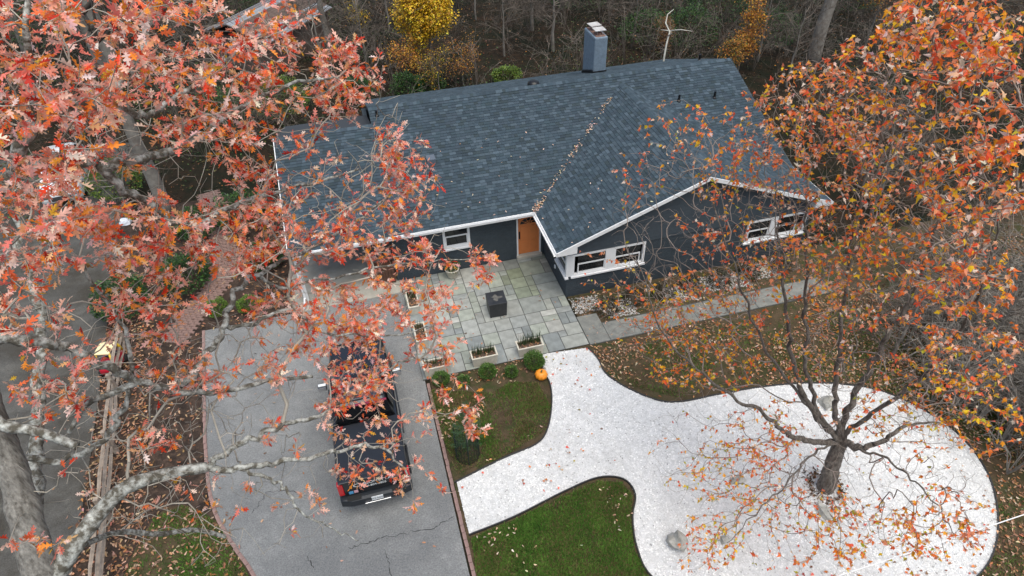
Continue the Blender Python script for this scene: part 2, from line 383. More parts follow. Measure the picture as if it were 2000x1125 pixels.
# grass blades
def grass(name, poly, nb, label, thr=-0.1, h=(0.03, 0.09), brown=0.3, sc=0.55, excl=()):
    P = sample_poly(poly, nb)
    for ex in excl: P = P[~in_poly(P[:, 0], P[:, 1], ex)]
    d = vnoise(P, sc, 3.1)+0.5*vnoise(P, sc*3, 8.0)
    P = P[d > thr+rng.normal(0, 0.25, len(P))]; n = len(P)
    h_ = rng.uniform(*h, n); a = rng.random(n)*6.283; w = rng.uniform(0.007, 0.017, n); le = rng.uniform(0.2, 0.9, n)*h_; b = rng.random(n)*6.283
    z = np.full(n, ZL)
    p0 = np.column_stack([P[:, 0]-np.cos(a)*w, P[:, 1]-np.sin(a)*w, z]); p1 = np.column_stack([P[:, 0]+np.cos(a)*w, P[:, 1]+np.sin(a)*w, z])
    p2 = np.column_stack([P[:, 0]+np.cos(b)*le, P[:, 1]+np.sin(b)*le, z+h_])
    V = np.stack([p0, p1, p2], 1).reshape(-1, 3); F = np.arange(3*n).reshape(-1, 3)
    g1 = np.array([0.05, 0.15, 0.02]); g2 = np.array([0.17, 0.31, 0.055]); br = np.array([0.24, 0.17, 0.085])
    t = np.clip(rng.random((n, 1))*.7+.5*vnoise(P, 2.2, 31.0)[:, None]+.15, 0, 1); c = g1*(1-t)+g2*t; isb = (rng.random(n)+0.5*vnoise(P, 0.7, 20.0)) < brown; c[isb] = br*rng.uniform(0.6, 1.2, (isb.sum(), 1))
    o = link(name, fast(name, V, F, np.repeat(c, 3, 0), M['grass'])); tag(o, label, 'grass', kind='stuff')
PG = lambda *q: [tuple(G(*p)[:2]) for p in q]
grass('grass', PG((838, 760), (960, 765), (1000, 745), (1050, 745), (1076, 790), (1065, 840), (985, 890), (893, 925), (850, 815)), 60000, 'patchy brown and green grass between driveway, patio and gravel', thr=0.0, brown=0.5)
grass('grass', PG((920, 1050), (1005, 1014), (1100, 967), (1168, 938), (1215, 941), (1236, 968), (1230, 1010), (1240, 1075), (1272, 1135), (1250, 1180), (940, 1180)), 90000, 'green lawn below the arm of the gravel path', thr=-0.22, brown=0.30)
grass('grass', PG((1160, 690), (1300, 660), (1700, 600), (1950, 640), (1990, 900), (1900, 850), (1800, 780), (1640, 740), (1480, 748), (1330, 775), (1240, 755)), 60000, 'thin leaf-strewn grass between walkway and gravel circle', thr=0.1, brown=0.45, excl=[gravel])
grass('grass', lawnD, 22000, 'mossy grass patch beside the driveway brick edge', thr=-0.1, brown=0.2)
grass('grass', PG((1960, 960), (2100, 900), (2100, 1200), (1900, 1150)), 12000, 'dull grass right of the gravel circle', thr=0.1, brown=0.5, excl=[gravel])

# driveway brick edges: every brick a part of the edging
def edge_bricks(name, line, label, cat):
    root = empty(name, (line[0][0], line[0][1], ZD)); tag(root, label, cat)
    me = MB().box((-0.105, -0.05, -0.08), (0.105, 0.05, 0.03), 0.006).mesh('brick'); me.materials.append(M['edgebrick'])
    L = [np.asarray(p[:2], float) for p in line]; dist = 0.0; nxt = 0.11; k = 0
    for a, b in zip(L[:-1], L[1:]):
        d = b-a; ln = np.hypot(*d)
        while nxt <= dist+ln and k < 290:
            p = a+d*(nxt-dist)/ln
            o = bpy.data.objects.new('brick', me); C.objects.link(o); o.parent = root
            o.location = (p[0]-line[0][0]+random.gauss(0, 0.004), p[1]-line[0][1], random.gauss(0, 0.004))
            o.rotation_euler = (random.gauss(0, .02), random.gauss(0, .02), math.atan2(d[1], d[0])+random.gauss(0, 0.02)); nxt += 0.222; k += 1
        dist += ln
edge_bricks('brick_edging', [(-5.28, -5.15), (-5.24, -14.5)], 'pinkish brick edging along the driveway beside the lawn and gravel', 'edging')
edge_bricks('brick_edging', [(p[0]-0.04, p[1]) for p in edgeL_s if p[1] > -14], 'pinkish brick edging on the driveway side nearest the split rail fence', 'edging')

# asphalt cracks
def crack(px, w):
    P = [G(*p)[:2] for p in px]; out = []
    for a, b in zip(P[:-1], P[1:]):
        for i in range(7):
            t = i/7; q = a+(b-a)*t; out.append(q+rng.normal(0, 0.025, 2))
    out.append(P[-1]); m = MB(); V = []; F = []
    for i, q in enumerate(out):
        d = out[min(i+1, len(out)-1)]-out[max(i-1, 0)]; nn = np.array([-d[1], d[0]])/np.hypot(*d)*w*random.uniform(0.3, 1.2)
        V += [(*(q+nn), ZD+0.004), (*(q-nn), ZD+0.004)]
        if i: F.append((2*i-2, 2*i-1, 2*i+1, 2*i))
    m.add(V, F); tag(m.build('asphalt_crack', M['crack']), kind='structure')
crack([(885, 1008), (845, 1030), (795, 1040), (745, 1047), (715, 1060), (680, 1068)], 0.011)
crack([(752, 1072), (757, 1095), (765, 1125), (775, 1160)], 0.010)
crack([(490, 1000), (512, 975), (520, 960), (560, 957), (600, 965)], 0.010)
crack([(600, 1085), (612, 1108)], 0.012)

# ------------------------------------------------------------------ patio, walkway, paths
X2, XR, YW, XM = 0.0, 11.1, -2.706, 5.55
ZE, YR, ZR, YB, ZW = 2.45, 5.87, 4.745, 11.8, 4.56
X0, X1, X4, YC = -9.17, -5.35, 11.0, 5.05
SL = (ZR-ZE)/YR; YV = (ZW-ZE)/SL; SW = (ZW-ZE)/XM; ZC = ZE+SL*YC
WX0, WX1, WYF, WYM = 0.525, 10.6, YW+0.35, 0.43     # wall planes: wing left/right, wing front, main front
PX0, PX1, PY0, PY1 = -5.42, 0.52, -4.97, 0.42
patio = link('patio', MB().box((PX0, PY0, -0.12), (PX1, PY1, -0.018)).mesh('patio'), None, M['grout']); tag(patio, kind='structure')
def flags(x0, y0, x1, y1, cell, parent, skip=None):
    nx, ny = round((x1-x0)/cell), round((y1-y0)/cell); used = np.zeros((nx, ny), bool)
    cx, cy = (x1-x0)/nx, (y1-y0)/ny; g = 0.011
    for j in range(ny):
        for i in range(nx):
            if used[i, j]: continue
            opts = [(2, 2), (3, 2), (2, 3), (2, 1), (1, 2), (3, 3), (1, 1), (2, 2), (3, 2), (2, 3)]; random.shuffle(opts)
            for a, b in opts+[(1, 1)]:
                if i+a <= nx and j+b <= ny and not used[i:i+a, j:j+b].any(): break
            used[i:i+a, j:j+b] = True
            X, Y = x0+i*cx, y0+j*cy; w, d = a*cx, b*cy
            wx, wy = X+w/2, Y+d/2
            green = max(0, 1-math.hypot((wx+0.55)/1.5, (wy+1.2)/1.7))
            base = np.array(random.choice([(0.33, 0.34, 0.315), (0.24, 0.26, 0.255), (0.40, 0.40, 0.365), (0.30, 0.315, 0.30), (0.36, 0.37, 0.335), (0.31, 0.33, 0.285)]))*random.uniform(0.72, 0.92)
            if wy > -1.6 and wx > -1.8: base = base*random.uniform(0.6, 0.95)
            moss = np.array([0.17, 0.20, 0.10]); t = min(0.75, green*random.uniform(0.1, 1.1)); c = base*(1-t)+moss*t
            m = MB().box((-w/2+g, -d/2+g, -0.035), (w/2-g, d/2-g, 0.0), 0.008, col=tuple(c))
            o = m.build('flagstone', M['flag'], parent); o.location = (wx, wy, random.uniform(-0.003, 0.003))
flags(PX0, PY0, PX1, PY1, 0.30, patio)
wk = link('walkway', MB().box((PX1+0.006, -5.02, -0.13), (10.4, -4.05, -0.03)).mesh('walkway'), None, M['grout']); tag(wk, kind='structure')
x = PX1+0.02; first = True
while x < 10.3:
    w = 0.78 if first else random.choice([1.2, 1.5, 1.05]); y1 = -3.55 if first else -4.12
    MB().box((x+.006, -5.0, -0.05), (min(x+w, 10.35)-.006, y1, 0.0 if not first else -0.004), 0.008).build('slab', M['walk'], wk); x += w; first = False
MB().box((PX1+.008, -4.04, -0.12), (PX1+0.8, -3.53, -0.03)).build('slab_base', M['grout'], wk)

cp = link('carport_floor', MB().box((-9.6, -0.3, -0.12), (-5.45, 5.0, -0.005), 0.01).mesh('carport_floor'), None, M['concrete']); tag(cp, kind='structure')

# brick path at the left
ctr = catmull([G(*p)[:2] for p in [(338, 668), (362, 632), (397, 588), (430, 545), (442, 505), (432, 455), (420, 412), (405, 375)]], 6)
bp = tri_flat('brick_path', [tuple(p+np.array([-0.5, 0.0])) for p in ctr]+[tuple(p+np.array([0.5, 0.0])) for p in reversed(ctr)], ZL+0.006, M['mulch']); tag(bp, kind='structure')
bme = MB().box((-0.115, -0.055, -0.05), (0.115, 0.055, 0.012), 0.006).mesh('paver'); bme.materials.append(M['brickpave'])
s_acc = 0.0; row = 0; nxt = 0.06
for a, b in zip(ctr[:-1], ctr[1:]):
    d = b-a; ln = np.hypot(*d)
    while nxt <= s_acc+ln:
        p = a+d*(nxt-s_acc)/ln; t = d/ln; nn = np.array([-t[1], t[0]])
        for k in range(-2, 2):
            off = (k+0.5+(0.5 if row % 2 else 0)-0.25)*0.245
            o = bpy.data.objects.new('paver', bme); C.objects.link(o); o.parent = bp
            q = p+nn*off; o.location = (q[0], q[1], ZL+0.02+random.gauss(0, .004)); o.rotation_euler = (random.gauss(0, .02), random.gauss(0, .02), math.atan2(nn[1], nn[0])+random.gauss(0, .02))
        nxt += 0.122; row += 1
    s_acc += ln

# ------------------------------------------------------------------ the house
house = empty('house', (0, WYM, 0)); tag(house, 'dark slate blue brick ranch house with grey shingle roof, white trim and orange door', 'house')
HO = Vector((0, -WYM, 0))
def hpart(mb, name, m, parent=None, smooth=False):
    o = mb.build(name, m, parent if parent else house, smooth)
    if parent is None: o.location = HO
    return o
# roof deck with thickness
rd = MB(); dn = (0, 0, -0.12)
def zf(y): return ZE+SL*y
rd.slab([(X0, 0, ZE), (X1, 0, ZE), (X1, YC, ZC), (X0, YC, ZC)], dn)
rd.slab([(X1, 0, ZE), (0, 0, ZE), (XM, YV, ZW), (XM, YR, ZR), (X1, YR, ZR)], dn)
rd.slab([(XR, 0, ZE), (X4+0.1, 0, ZE), (X4, YR, ZR), (XM, YR, ZR), (XM, YV, ZW)], dn)
rd.slab([(X1, YR, ZR), (X4, YR, ZR), (X4, YB, ZR-SL*(YB-YR)), (X1, YB, ZR-SL*(YB-YR))], dn)
rd.slab([(X0, YC, ZC), (X1, YC, ZC), (X1, 2*YC, ZE), (X0, 2*YC, ZE)], dn)
rd.slab([(0, YW, ZE), (XM, YW, ZW), (XM, YV, ZW), (0, 0, ZE)], dn)
rd.slab([(XM, YW, ZW), (XR, YW, ZE), (XR, 0, ZE), (XM, YV, ZW)], dn)
roof = hpart(rd, 'roof', M['deck'])
# shingles
def clip(poly, a, b, c):                # keep a*x+b*y<=c
    out = []
    for i in range(len(poly)):
        p, q = poly[i], poly[(i+1) % len(poly)]; dp = a*p[0]+b*p[1]-c; dq = a*q[0]+b*q[1]-c
        if dp <= 0: out.append(p)
        if dp*dq < 0:
            t = dp/(dp-dq); out.append((p[0]+(q[0]-p[0])*t, p[1]+(q[1]-p[1])*t))
    return out
tabs = []
tones = [(0.050, 0.080, 0.108), (0.055, 0.089, 0.120), (0.060, 0.094, 0.124), (0.042, 0.067, 0.09), (0.078, 0.118, 0.152), (0.052, 0.086, 0.112), (0.058, 0.088, 0.118), (0.085, 0.128, 0.168), (0.045, 0.070, 0.085)]
def shingle(u0, u1, v0, v1, umap, cut, exp=0.143):
    """rows up the slope v (run metres in plan), along u; umap(u, v, lift) gives the point"""
    k = 0; run = exp*math.cos(math.atan(SL)); v = v0
    while v < v1-1e-3:
        u = u0-random.random()*0.3
        while u < u1:
            w = random.choice([0.13, 0.17, 0.2, 0.23, 0.27])
            P = [(max(u, u0)+0.003, v), (min(u+w, u1)-0.003, v), (min(u+w, u1)-0.003, min(v+run, v1)), (max(u, u0)+0.003, min(v+run, v1))]
            if P[1][0] > P[0][0]+0.01:
                for h in cut(sum(p[0] for p in P)/4, sum(p[1] for p in P)/4):
                    if len(P) >= 3: P = clip(P, *h)
                if len(P) >= 3:
                    lift0 = random.uniform(0.010, 0.019)
                    top = [umap(p[0], p[1], 0.003+lift0*(1-(p[1]-v)/run)) for p in P]; bot = [umap(p[0], p[1], 0.0005) for p in P]
                    tabs.append((top, bot, tuple(np.array(random.choice(tones))*np.array([.74, .69, .66])*random.uniform(0.86, 1.08))))
            u += w
        v += run; k += 1
def cutA(cu, cv):
    h = []
    if cv < YV+0.2:
        if cu <= XM: h.append((1.0, -XM/YV, 0.0))
        else: h.append((-1.0, -(XR-XM)/YV, -XR))
    return h
nlift = 1/math.sqrt(1+SL*SL)
shingle(X0, X1, 0, YC, lambda u, v, l: (u, v-l*SL*nlift, zf(v)+l*nlift), lambda a, b: [])
shingle(X1, X4+0.1, 0, YR, lambda u, v, l: (u, v-l*SL*nlift, zf(v)+l*nlift), cutA)
shingle(X1, X4, 0, YB-YR, lambda u, v, l: (u, YB-v+l*SL*nlift, ZR-SL*(YB-YR)+SL*v+l*nlift), lambda a, b: [])
shingle(YW, YV, 0, XM, lambda u, v, l: (v-l*SW*nlift, u, ZE+SW*v+l*nlift), lambda a, b: [(1.0, -YV/XM, 0.0)])
shingle(YW, YV, 0, XR-XM, lambda u, v, l: (XR-v+l*SW*nlift, u, ZE+SW*v+l*nlift), lambda a, b: [(1.0, -YV/(XR-XM), 0.0)])
def tab_mesh(mb, t, org=(0, 0, 0)):
    top, bot, c = t; n = len(top); o = np.array(org)
    V = [tuple(np.array(p)-o) for p in top+bot]
    F = [tuple(range(n))]+[(i, n+i, n+(i+1) % n, (i+1) % n) for i in range(n)]
    mb.add(V, F, c)
order = sorted(range(len(tabs)), key=lambda i: np.linalg.norm(np.array(tabs[i][0][0])-CAM))
big = [i for i in order if len(tabs[i][0]) == 4][:300]; bigs = set(big)
for i in big:
    m = MB(); org = tabs[i][0][0]; tab_mesh(m, tabs[i], org); o = m.build('shingle', M['shingle'], roof); o.location = org
m = MB()
for i, t in enumerate(tabs):
    if i not in bigs: tab_mesh(m, t)
tag(m.build('shingles', M['shingle'], roof), kind='stuff')
# ridge caps
def ridge(a, b, n, sl):
    m = MB(); a = np.array(a); b = np.array(b); L = np.linalg.norm(b-a); t = (b-a)/L; side = np.array([-t[1], t[0], 0]); k = int(L/0.14)
    for i in range(k):
        p = a+t*(i*L/k); q = a+t*((i+1)*L/k+0.02); w = 0.15; hh = 0.022; c = tuple(np.array(random.choice(tones))*np.array([.78, .73, .70])*random.uniform(0.92, 1.08))
        V = []
        for pt, lf in ((p, 0.004), (q, hh)):
            V += [pt+side*w+np.array([0, 0, -w*sl+lf+0.012]), pt+np.array([0, 0, lf+0.02]), pt-side*w+np.array([0, 0, -w*sl+lf+0.012])]
        m.add(V, [(0, 1, 4, 3), (1, 2, 5, 4), (3, 4, 1, 0), (4, 5, 2, 1)][:2], c)
    return m
hp = ridge((X1, YR, ZR), (X4, YR, ZR), 0, SL).build('ridge_cap', M['shingle'], roof)
ridge((XM, YW, ZW), (XM, YV, ZW), 0, SW).build('ridge_cap', M['shingle'], roof)
ridge((X0, YC, ZC), (X1, YC, ZC), 0, SL).build('ridge_cap', M['shingle'], roof)

# fascias, gutters, rake boards
def board(a, b, h, th, out):              # board from a to b hanging h below, thickness th along out
    a = Vector(a); b = Vector(b); o = Vector(out)*th; d = Vector((0, 0, -h))
    m = MB(); V = [a, b, b+d, a+d, a+o, b+o, b+d+o, a+d+o]
    m.add(V, [(0, 1, 2, 3), (7, 6, 5, 4), (0, 4, 5, 1), (1, 5, 6, 2), (2, 6, 7, 3), (3, 7, 4, 0)]); return m
hpart(board((X0-0.03, -0.003, ZE+0.005), (0.0, -0.003, ZE+0.005), 0.15, 0.03, (0, -1, 0)), 'fascia', M['white'])
hpart(board((-0.003, YW-0.03, ZE+0.005), (-0.003, -0.03, ZE+0.005), 0.15, 0.03, (-1, 0, 0)), 'fascia', M['white'])
hpart(board((XR+0.003, YW-0.03, ZE+0.005), (XR+0.003, 0, ZE+0.005), 0.15, 0.03, (1, 0, 0)), 'fascia', M['white'])
hpart(board((0, YW-0.003, ZE+0.012), (XM, YW-0.003, ZW+0.012), 0.15, 0.035, (0, -1, 0)), 'rake_board', M['white'])
hpart(board((XM, YW-0.003, ZW+0.012), (XR, YW-0.003, ZE+0.012), 0.15, 0.035, (0, -1, 0)), 'rake_board', M['white'])
hpart(board((X0-0.003, 0, ZE+0.01), (X0-0.003, YC, ZC+0.01), 0.14, 0.03, (-1, 0, 0)), 'rake_board', M['white'])
hpart(board((X4+0.103, 0, ZE+0.01), (X4+0.003, YR, ZR+0.01), 0.14, 0.03, (1, 0, 0)), 'rake_board', M['wallpaint'])
def gutter(a, b, out):
    a = np.array(a, float); b = np.array(b, float); o = np.array(out, float); m = MB()
    prof = [(0.035, 0.0), (0.035, -0.1), (0.12, -0.1), (0.135, 0.0), (0.13, 0.0), (0.115, -0.094), (0.041, -0.094), (0.041, 0.0)]; n = len(prof)
    V = [tuple(p+o*q[0]+np.array([0, 0, q[1]-0.005])) for p in (a, b) for q in prof]
    F = [(i, (i+1) % n, n+(i+1) % n, n+i) for i in range(n)]+[(0, 7, 6, 1), (1, 6, 5, 2), (2, 5, 4, 3), (n, n+1, n+6, n+7), (n+1, n+2, n+5, n+6), (n+2, n+3, n+4, n+5)]
    m.add(V, F); return m
hpart(gutter((X0-0.05, 0, ZE), (-0.02, 0, ZE), (0, -1, 0)), 'gutter', M['white'])
hpart(gutter((0, YW-0.02, ZE), (0, -0.14, ZE), (-1, 0, 0)), 'gutter', M['white'])
# corner return boxes of the gable
hpart(MB().add([(0, YW-.034, ZE+.01), (0.75, YW-.034, ZE+.01+SW*.75), (0.75, YW-.034, ZE-.14), (0, YW-.034, ZE-.14), (0, WYF, ZE+.01-.13), (0.75, WYF, ZE+SW*.75-.13), (0.75, WYF, ZE-.14), (0, WYF, ZE-.14)],
      [(3, 2, 1, 0), (4, 5, 6, 7), (0, 1, 5, 4), (1, 2, 6, 5), (2, 3, 7, 6), (3, 0, 4, 7)]), 'eave_return', M['white'])
hpart(MB().add([(XR-.75, YW-.034, ZE+.01+SW*.75), (XR, YW-.034, ZE+.01), (XR, YW-.034, ZE-.14), (XR-.75, YW-.034, ZE-.14), (XR-.75, WYF, ZE+SW*.75-.13), (XR, WYF, ZE-.13), (XR, WYF, ZE-.14), (XR-.75, WYF, ZE-.14)],
      [(3, 2, 1, 0), (4, 5, 6, 7), (0, 1, 5, 4), (1, 2, 6, 5), (2, 3, 7, 6), (3, 0, 4, 7)]), 'eave_return', M['white'])
hpart(MB().box((X0, 0.01, ZE-0.155), (0.0, WYM, ZE-0.135)), 'soffit', M['white'])
hpart(MB().box((0.01, YW+0.02, ZE-0.158), (WX0, 0.0, ZE-0.138)), 'soffit', M['white'])

# walls
wl = MB(); T = 0.2
def wall_y(x0, x1, y, z0, z1, holes, th=T):      # wall in the plane y (outer face), holes (x0,x1,z0,z1)
    xs = sorted({x0, x1, *[h[0] for h in holes], *[h[1] for h in holes]}); zs = sorted({z0, z1, *[h[2] for h in holes], *[h[3] for h in holes]})
    for a, b in zip(xs[:-1], xs[1:]):
        for c, d in zip(zs[:-1], zs[1:]):
            if any(h[0]-1e-6 <= a and b <= h[1]+1e-6 and h[2]-1e-6 <= c and d <= h[3]+1e-6 for h in holes): continue
            wl.box((a, y, c), (b, y+th, d))
WIN_M = (-3.56, -2.5, 1.12, 2.2); DOOR = (-0.62, 0.39, 0.05, 2.2)
WIN_A = (0.72, 3.6, 0.97, 1.97); WIN_B = (7.83, 10.45, 0.95, 1.95)
wall_y(-5.52, WX0, WYM, -0.1, ZE-0.157, [WIN_M, DOOR])
wall_y(WX0, WX1, WYF, -0.1, ZE-0.16, [WIN_A, WIN_B])
wl.box((WX0, WYF+T, -0.1), (WX0+T, WYM, 0.97)); wl.box((WX0, WYF+T, 1.97), (WX0+T, WYM, ZE-0.16)); wl.box((WX0, WYF+1.15, 0.97), (WX0+T, WYM, 1.97))
wl.box((WX1-T, WYF+T, -0.1), (WX1, 11.2, ZE-0.16))
wl.box((-5.52, 11.0, -0.1), (WX1-T, 11.2, ZE-0.16)); wl.box((-5.52, WYM+T, -0.1), (-5.32, 11.0, ZE-0.16))
wl.add([(WX0+0.05, WYF+0.02, ZE-0.16), (WX1-0.05, WYF+0.02, ZE-0.16), (XM, WYF+0.02, ZW-0.16)], [(0, 1, 2)])
wl.add([(X4-0.45, 0.3, ZE-0.1), (X4-0.45, YB-0.3, ZE-0.1), (X4-0.45, YR, ZR-0.16)], [(0, 1, 2)])
hpart(wl, 'wall', M['wallpaint'])
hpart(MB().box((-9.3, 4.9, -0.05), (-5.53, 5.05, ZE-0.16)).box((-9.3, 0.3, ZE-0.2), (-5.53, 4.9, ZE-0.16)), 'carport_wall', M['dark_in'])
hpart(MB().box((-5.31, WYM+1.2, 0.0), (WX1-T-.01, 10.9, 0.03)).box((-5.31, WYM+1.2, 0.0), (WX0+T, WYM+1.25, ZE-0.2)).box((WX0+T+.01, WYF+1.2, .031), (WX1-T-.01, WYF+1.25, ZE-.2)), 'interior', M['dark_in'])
hpart(MB().box((-9.06, 0.12, -0.02), (-8.94, 0.24, ZE-0.157)), 'carport_post', M['white']); hpart(MB().box((-9.06, 4.7, -0.02), (-8.94, 4.82, ZE-0.157)), 'carport_post', M['white'])
# bricks proud of the walls: courses
bricks = []
def brick_face(o, ux, L, z0, z1, nrm, holes, lo=0.0):
    hgt = 0.072; k = 0; z = z0
    while z+hgt < z1:
        u = lo-(0.105 if k % 2 else 0)
        while u < L:
            a, b = max(u+0.005, lo), min(u+0.205, L)
            if b-a > 0.03 and not any(b > h[0]-.0 and a < h[1] and z+hgt > h[2] and z < h[3] for h in holes):
                bricks.append((o, ux, a, b, z+0.005, z+hgt-0.005, nrm, random.uniform(0.005, 0.012)))
            u += 0.21
        z += hgt; k += 1
brick_face((0, WYF, 0), (1, 0, 0), WX1, 0.0, 2.0, (0, -1, 0), [(WIN_A[0]-.1, WIN_A[1]+.1, WIN_A[2]-.12, WIN_A[3]+.1), (WIN_B[0]-.1, WIN_B[1]+.1, WIN_B[2]-.12, WIN_B[3]+.1)], lo=WX0)
brick_face((0, WYM, 0), (1, 0, 0), 0.52, 0.0, 2.27, (0, -1, 0), [(WIN_M[0]-.1, WIN_M[1]+.1, WIN_M[2]-.12, 3), (DOOR[0]-.1, DOOR[1]+.1, -1, 3)], lo=-5.52)
brick_face((WX0, WYF, 0), (0, 1, 0), WYM-WYF-.02, 0.0, 2.27, (-1, 0, 0), [(-.1, 1.25, 0.85, 2.07)])
def brick_mesh(mb, b):
    o, ux, a, c, z0, z1, nr, d = b; o = np.array(o); ux = np.array(ux); nr = np.array(nr)
    P = [o+ux*a+np.array([0, 0, z0]), o+ux*c+np.array([0, 0, z0]), o+ux*c+np.array([0, 0, z1]), o+ux*a+np.array([0, 0, z1])]
    Q = [p+nr*d for p in P]; mb.add(P+Q, [(4, 5, 6, 7), (0, 1, 5, 4), (1, 2, 6, 5), (2, 3, 7, 6), (3, 0, 4, 7)])
bo = sorted(range(len(bricks)), key=lambda i: np.linalg.norm(np.array(bricks[i][0])+np.array(bricks[i][1])*bricks[i][2]-CAM))
bw = hpart(MB().box((WX0+0.3, WYF+0.05, -0.09), (WX0+0.4, WYF+0.1, -0.08)), 'brickwork', M['wallpaint'])
for i in bo[:300]: mb = MB(); brick_mesh(mb, bricks[i]); mb.build('brick', M['wallpaint'], bw)
mb = MB()
for i in bo[300:]: brick_mesh(mb, bricks[i])
tag(mb.build('bricks', M['wallpaint'], bw), kind='stuff')
# gable siding: overlapping clapboards
sd = hpart(MB().box((3.0, WYF+0.01, ZE), (8.0, WYF+0.03, ZE+0.3)), 'gable_siding', M['wallpaint'])
z = 2.0
while z < ZW-0.3:
    if z < ZE-0.1: xa, xb = WX0+0.0, WX1
    else: xa = WX0+max(0.0, (z+0.16-ZE)/SW-WX0); xb = XR-max(XR-WX1, (z+0.16-ZE)/SW)
    if xb-xa > 0.4:
        y = WYF; mb = MB(); V = [(xa, y-0.006, z+0.138), (xb, y-0.006, z+0.138), (xb, y-0.04, z), (xa, y-0.04, z), (xa, y, z+0.14), (xb, y, z+0.14), (xb, y, z), (xa, y, z)]
        mb.add(V, [(3, 2, 1, 0), (4, 5, 6, 7), (0, 1, 5, 4), (1, 2, 6, 5), (2, 3, 7, 6), (3, 0, 4, 7)]); mb.build('clapboard', M['wallpaint'], sd)
    z += 0.14
# windows
def window(x0, x1, y, z0, z1, cols, name='window', T4=None):
    fw = 0.09; m = MB()
    xs = [x0]; n = len(cols)
    m.box((x0, y-0.03, z0), (x0+fw, y+0.08, z1)).box((x1-fw, y-0.03, z0), (x1, y+0.08, z1)).box((x0+fw, y-0.03, z1-fw), (x1-fw, y+0.08, z1)).box((x0+fw, y-0.03, z0), (x1-fw, y+0.08, z0+fw*0.8))
    for a, b in zip(cols[:-1], cols[1:]): m.box((a[1], y-0.028, z0+fw*.8), (b[0], y+0.078, z1-fw))
    f = m.build(name, M['white'], house); f.location = HO
    sl = MB().box((x0-0.04, y-0.09, z0-0.075), (x1+0.04, y+0.05, z0-0.002), 0.01).build('sill', M['white'], f)
    for a, b in cols:
        zm = (z0+z1)/2; p0, p1 = z0+fw*.8, z1-fw
        MB().box((a, y+0.035, p0), (b, y+0.045, zm)).build('pane', M['glass'], f)
        MB().box((a, y+0.015, zm), (b, y+0.025, p1)).build('pane', M['glass'], f)
        MB().box((a, y+0.0, zm-0.03), (b, y+0.05, zm+0.03)).build('meeting_rail', M['white'], f)
        MB().box((a, y-0.005, p0), (a+.04, y+0.055, zm-.03)).box((b-.04, y-0.005, p0), (b, y+0.055, zm-.03)).box((a+.04, y-0.005, p0), (b-.04, y+0.055, p0+.05)).build('sash', M['white'], f)
    return f
window(*WIN_M[:2], WYM, WIN_M[2], WIN_M[3], [(WIN_M[0]+.09, WIN_M[1]-.09)])
wa = window(WIN_A[0], WIN_A[1], WYF, WIN_A[2], WIN_A[3], [(0.95, 2.02), (2.42, 3.42)])
window(WIN_B[0], WIN_B[1], WYF, WIN_B[2], WIN_B[3], [(7.95, 8.85), (9.15, 10.05)])
# side light at the wing corner
f = MB(); y0, y1 = WYF, WYF+1.15
f.box((WX0-.03, y0-.03, .97), (WX0+.1, y0+.1, 1.97)).box((WX0-.03, y1-.09, .97), (WX0+.08, y1, 1.97)).box((WX0-.03, y0+.1, 1.88), (WX0+.08, y1-.09, 1.97)).box((WX0-.03, y0+.1, .97), (WX0+.08, y1-.09, 1.05))
f.box((WX0+0.1, y0-.028, .97), (WIN_A[0], y0+.08, 1.97))
sw_ = hpart(f, 'window', M['white'])
MB().box((WX0+.03, y0+.1, 1.05), (WX0+.04, y1-.09, 1.88)).build('pane', M['glass'], sw_)
MB().box((WX0, y0+.1, 1.44), (WX0+.05, y1-.09, 1.5)).build('meeting_rail', M['white'], sw_)
MB().box((WX0-.09, y0-.09, .895), (WX0+.05, y1+.03, .968), .01).build('sill', M['white'], sw_)
# door
dr = hpart(MB().box((DOOR[0]+.06, WYM+.05, .15), (DOOR[1]-.06, WYM+.095, 2.14)), 'door', M['door'])
dx0, dx1 = DOOR[0]+.06, DOOR[1]-.06; dm = (dx0+dx1)/2
for a, b in ((dx0+.1, dm-.04), (dm+.04, dx1-.1)):
    for c, d in ((0.28, 0.75), (0.85, 1.50)):
        pm = MB(); pm.box((a, WYM+.036, c), (b, WYM+.052, d), .008)
        pm.build('door_panel', M['door'], dr)
fan = MB(); pts = [(dm+0.36*math.cos(t), 1.62+0.28*math.sin(t)) for t in np.linspace(0, math.pi, 13)]
fan.add([(p[0], WYM+.044, p[1]) for p in pts], [tuple(range(13))]); fan.build('fan_light', M['glass'], dr)
fb = MB()
for t in np.linspace(0.0, math.pi, 6)[1:-1]: fb.tube([(dm, WYM+.04, 1.62), (dm+.35*math.cos(t), WYM+.04, 1.62+.27*math.sin(t))], .012, 4)
fb.tube([(p[0], WYM+.04, p[1]) for p in pts], .014, 4); fb.tube([(dm+.15*math.cos(t), WYM+.04, 1.62+.12*math.sin(t)) for t in np.linspace(0, math.pi, 8)], .01, 4)
fb.build('glazing_bar', M['door'], dr)
MB().tube([(dx0+.07, WYM+.04, .95), (dx0+.07, WYM-.02, .97), (dx0+.07, WYM-.025, 1.15), (dx0+.07, WYM+.04, 1.18)], .014, 6).box((dx0+.04, WYM+.03, .92), (dx0+.1, WYM+.05, 1.28), .008).build('door_handle', M['black_metal'], dr)
hpart(MB().box((DOOR[0], WYM-.02, .05), (DOOR[0]+.06, WYM+.1, 2.2)).box((DOOR[1]-.06, WYM-.02, .05), (DOOR[1], WYM+.1, 2.2)).box((DOOR[0]+.06, WYM-.02, 2.14), (DOOR[1]-.06, WYM+.1, 2.2)), 'door_frame', M['white'])
hpart(MB().box((DOOR[0]-.02, WYM-.16, 0.002), (DOOR[1]+.02, WYM+.1, 0.13), .01), 'door_step', M['concrete'])
hpart(MB().box((WX0-.05, -1.15, .42), (WX0+.01, -1.05, .56), .008), 'outdoor_outlet', M['plate'])
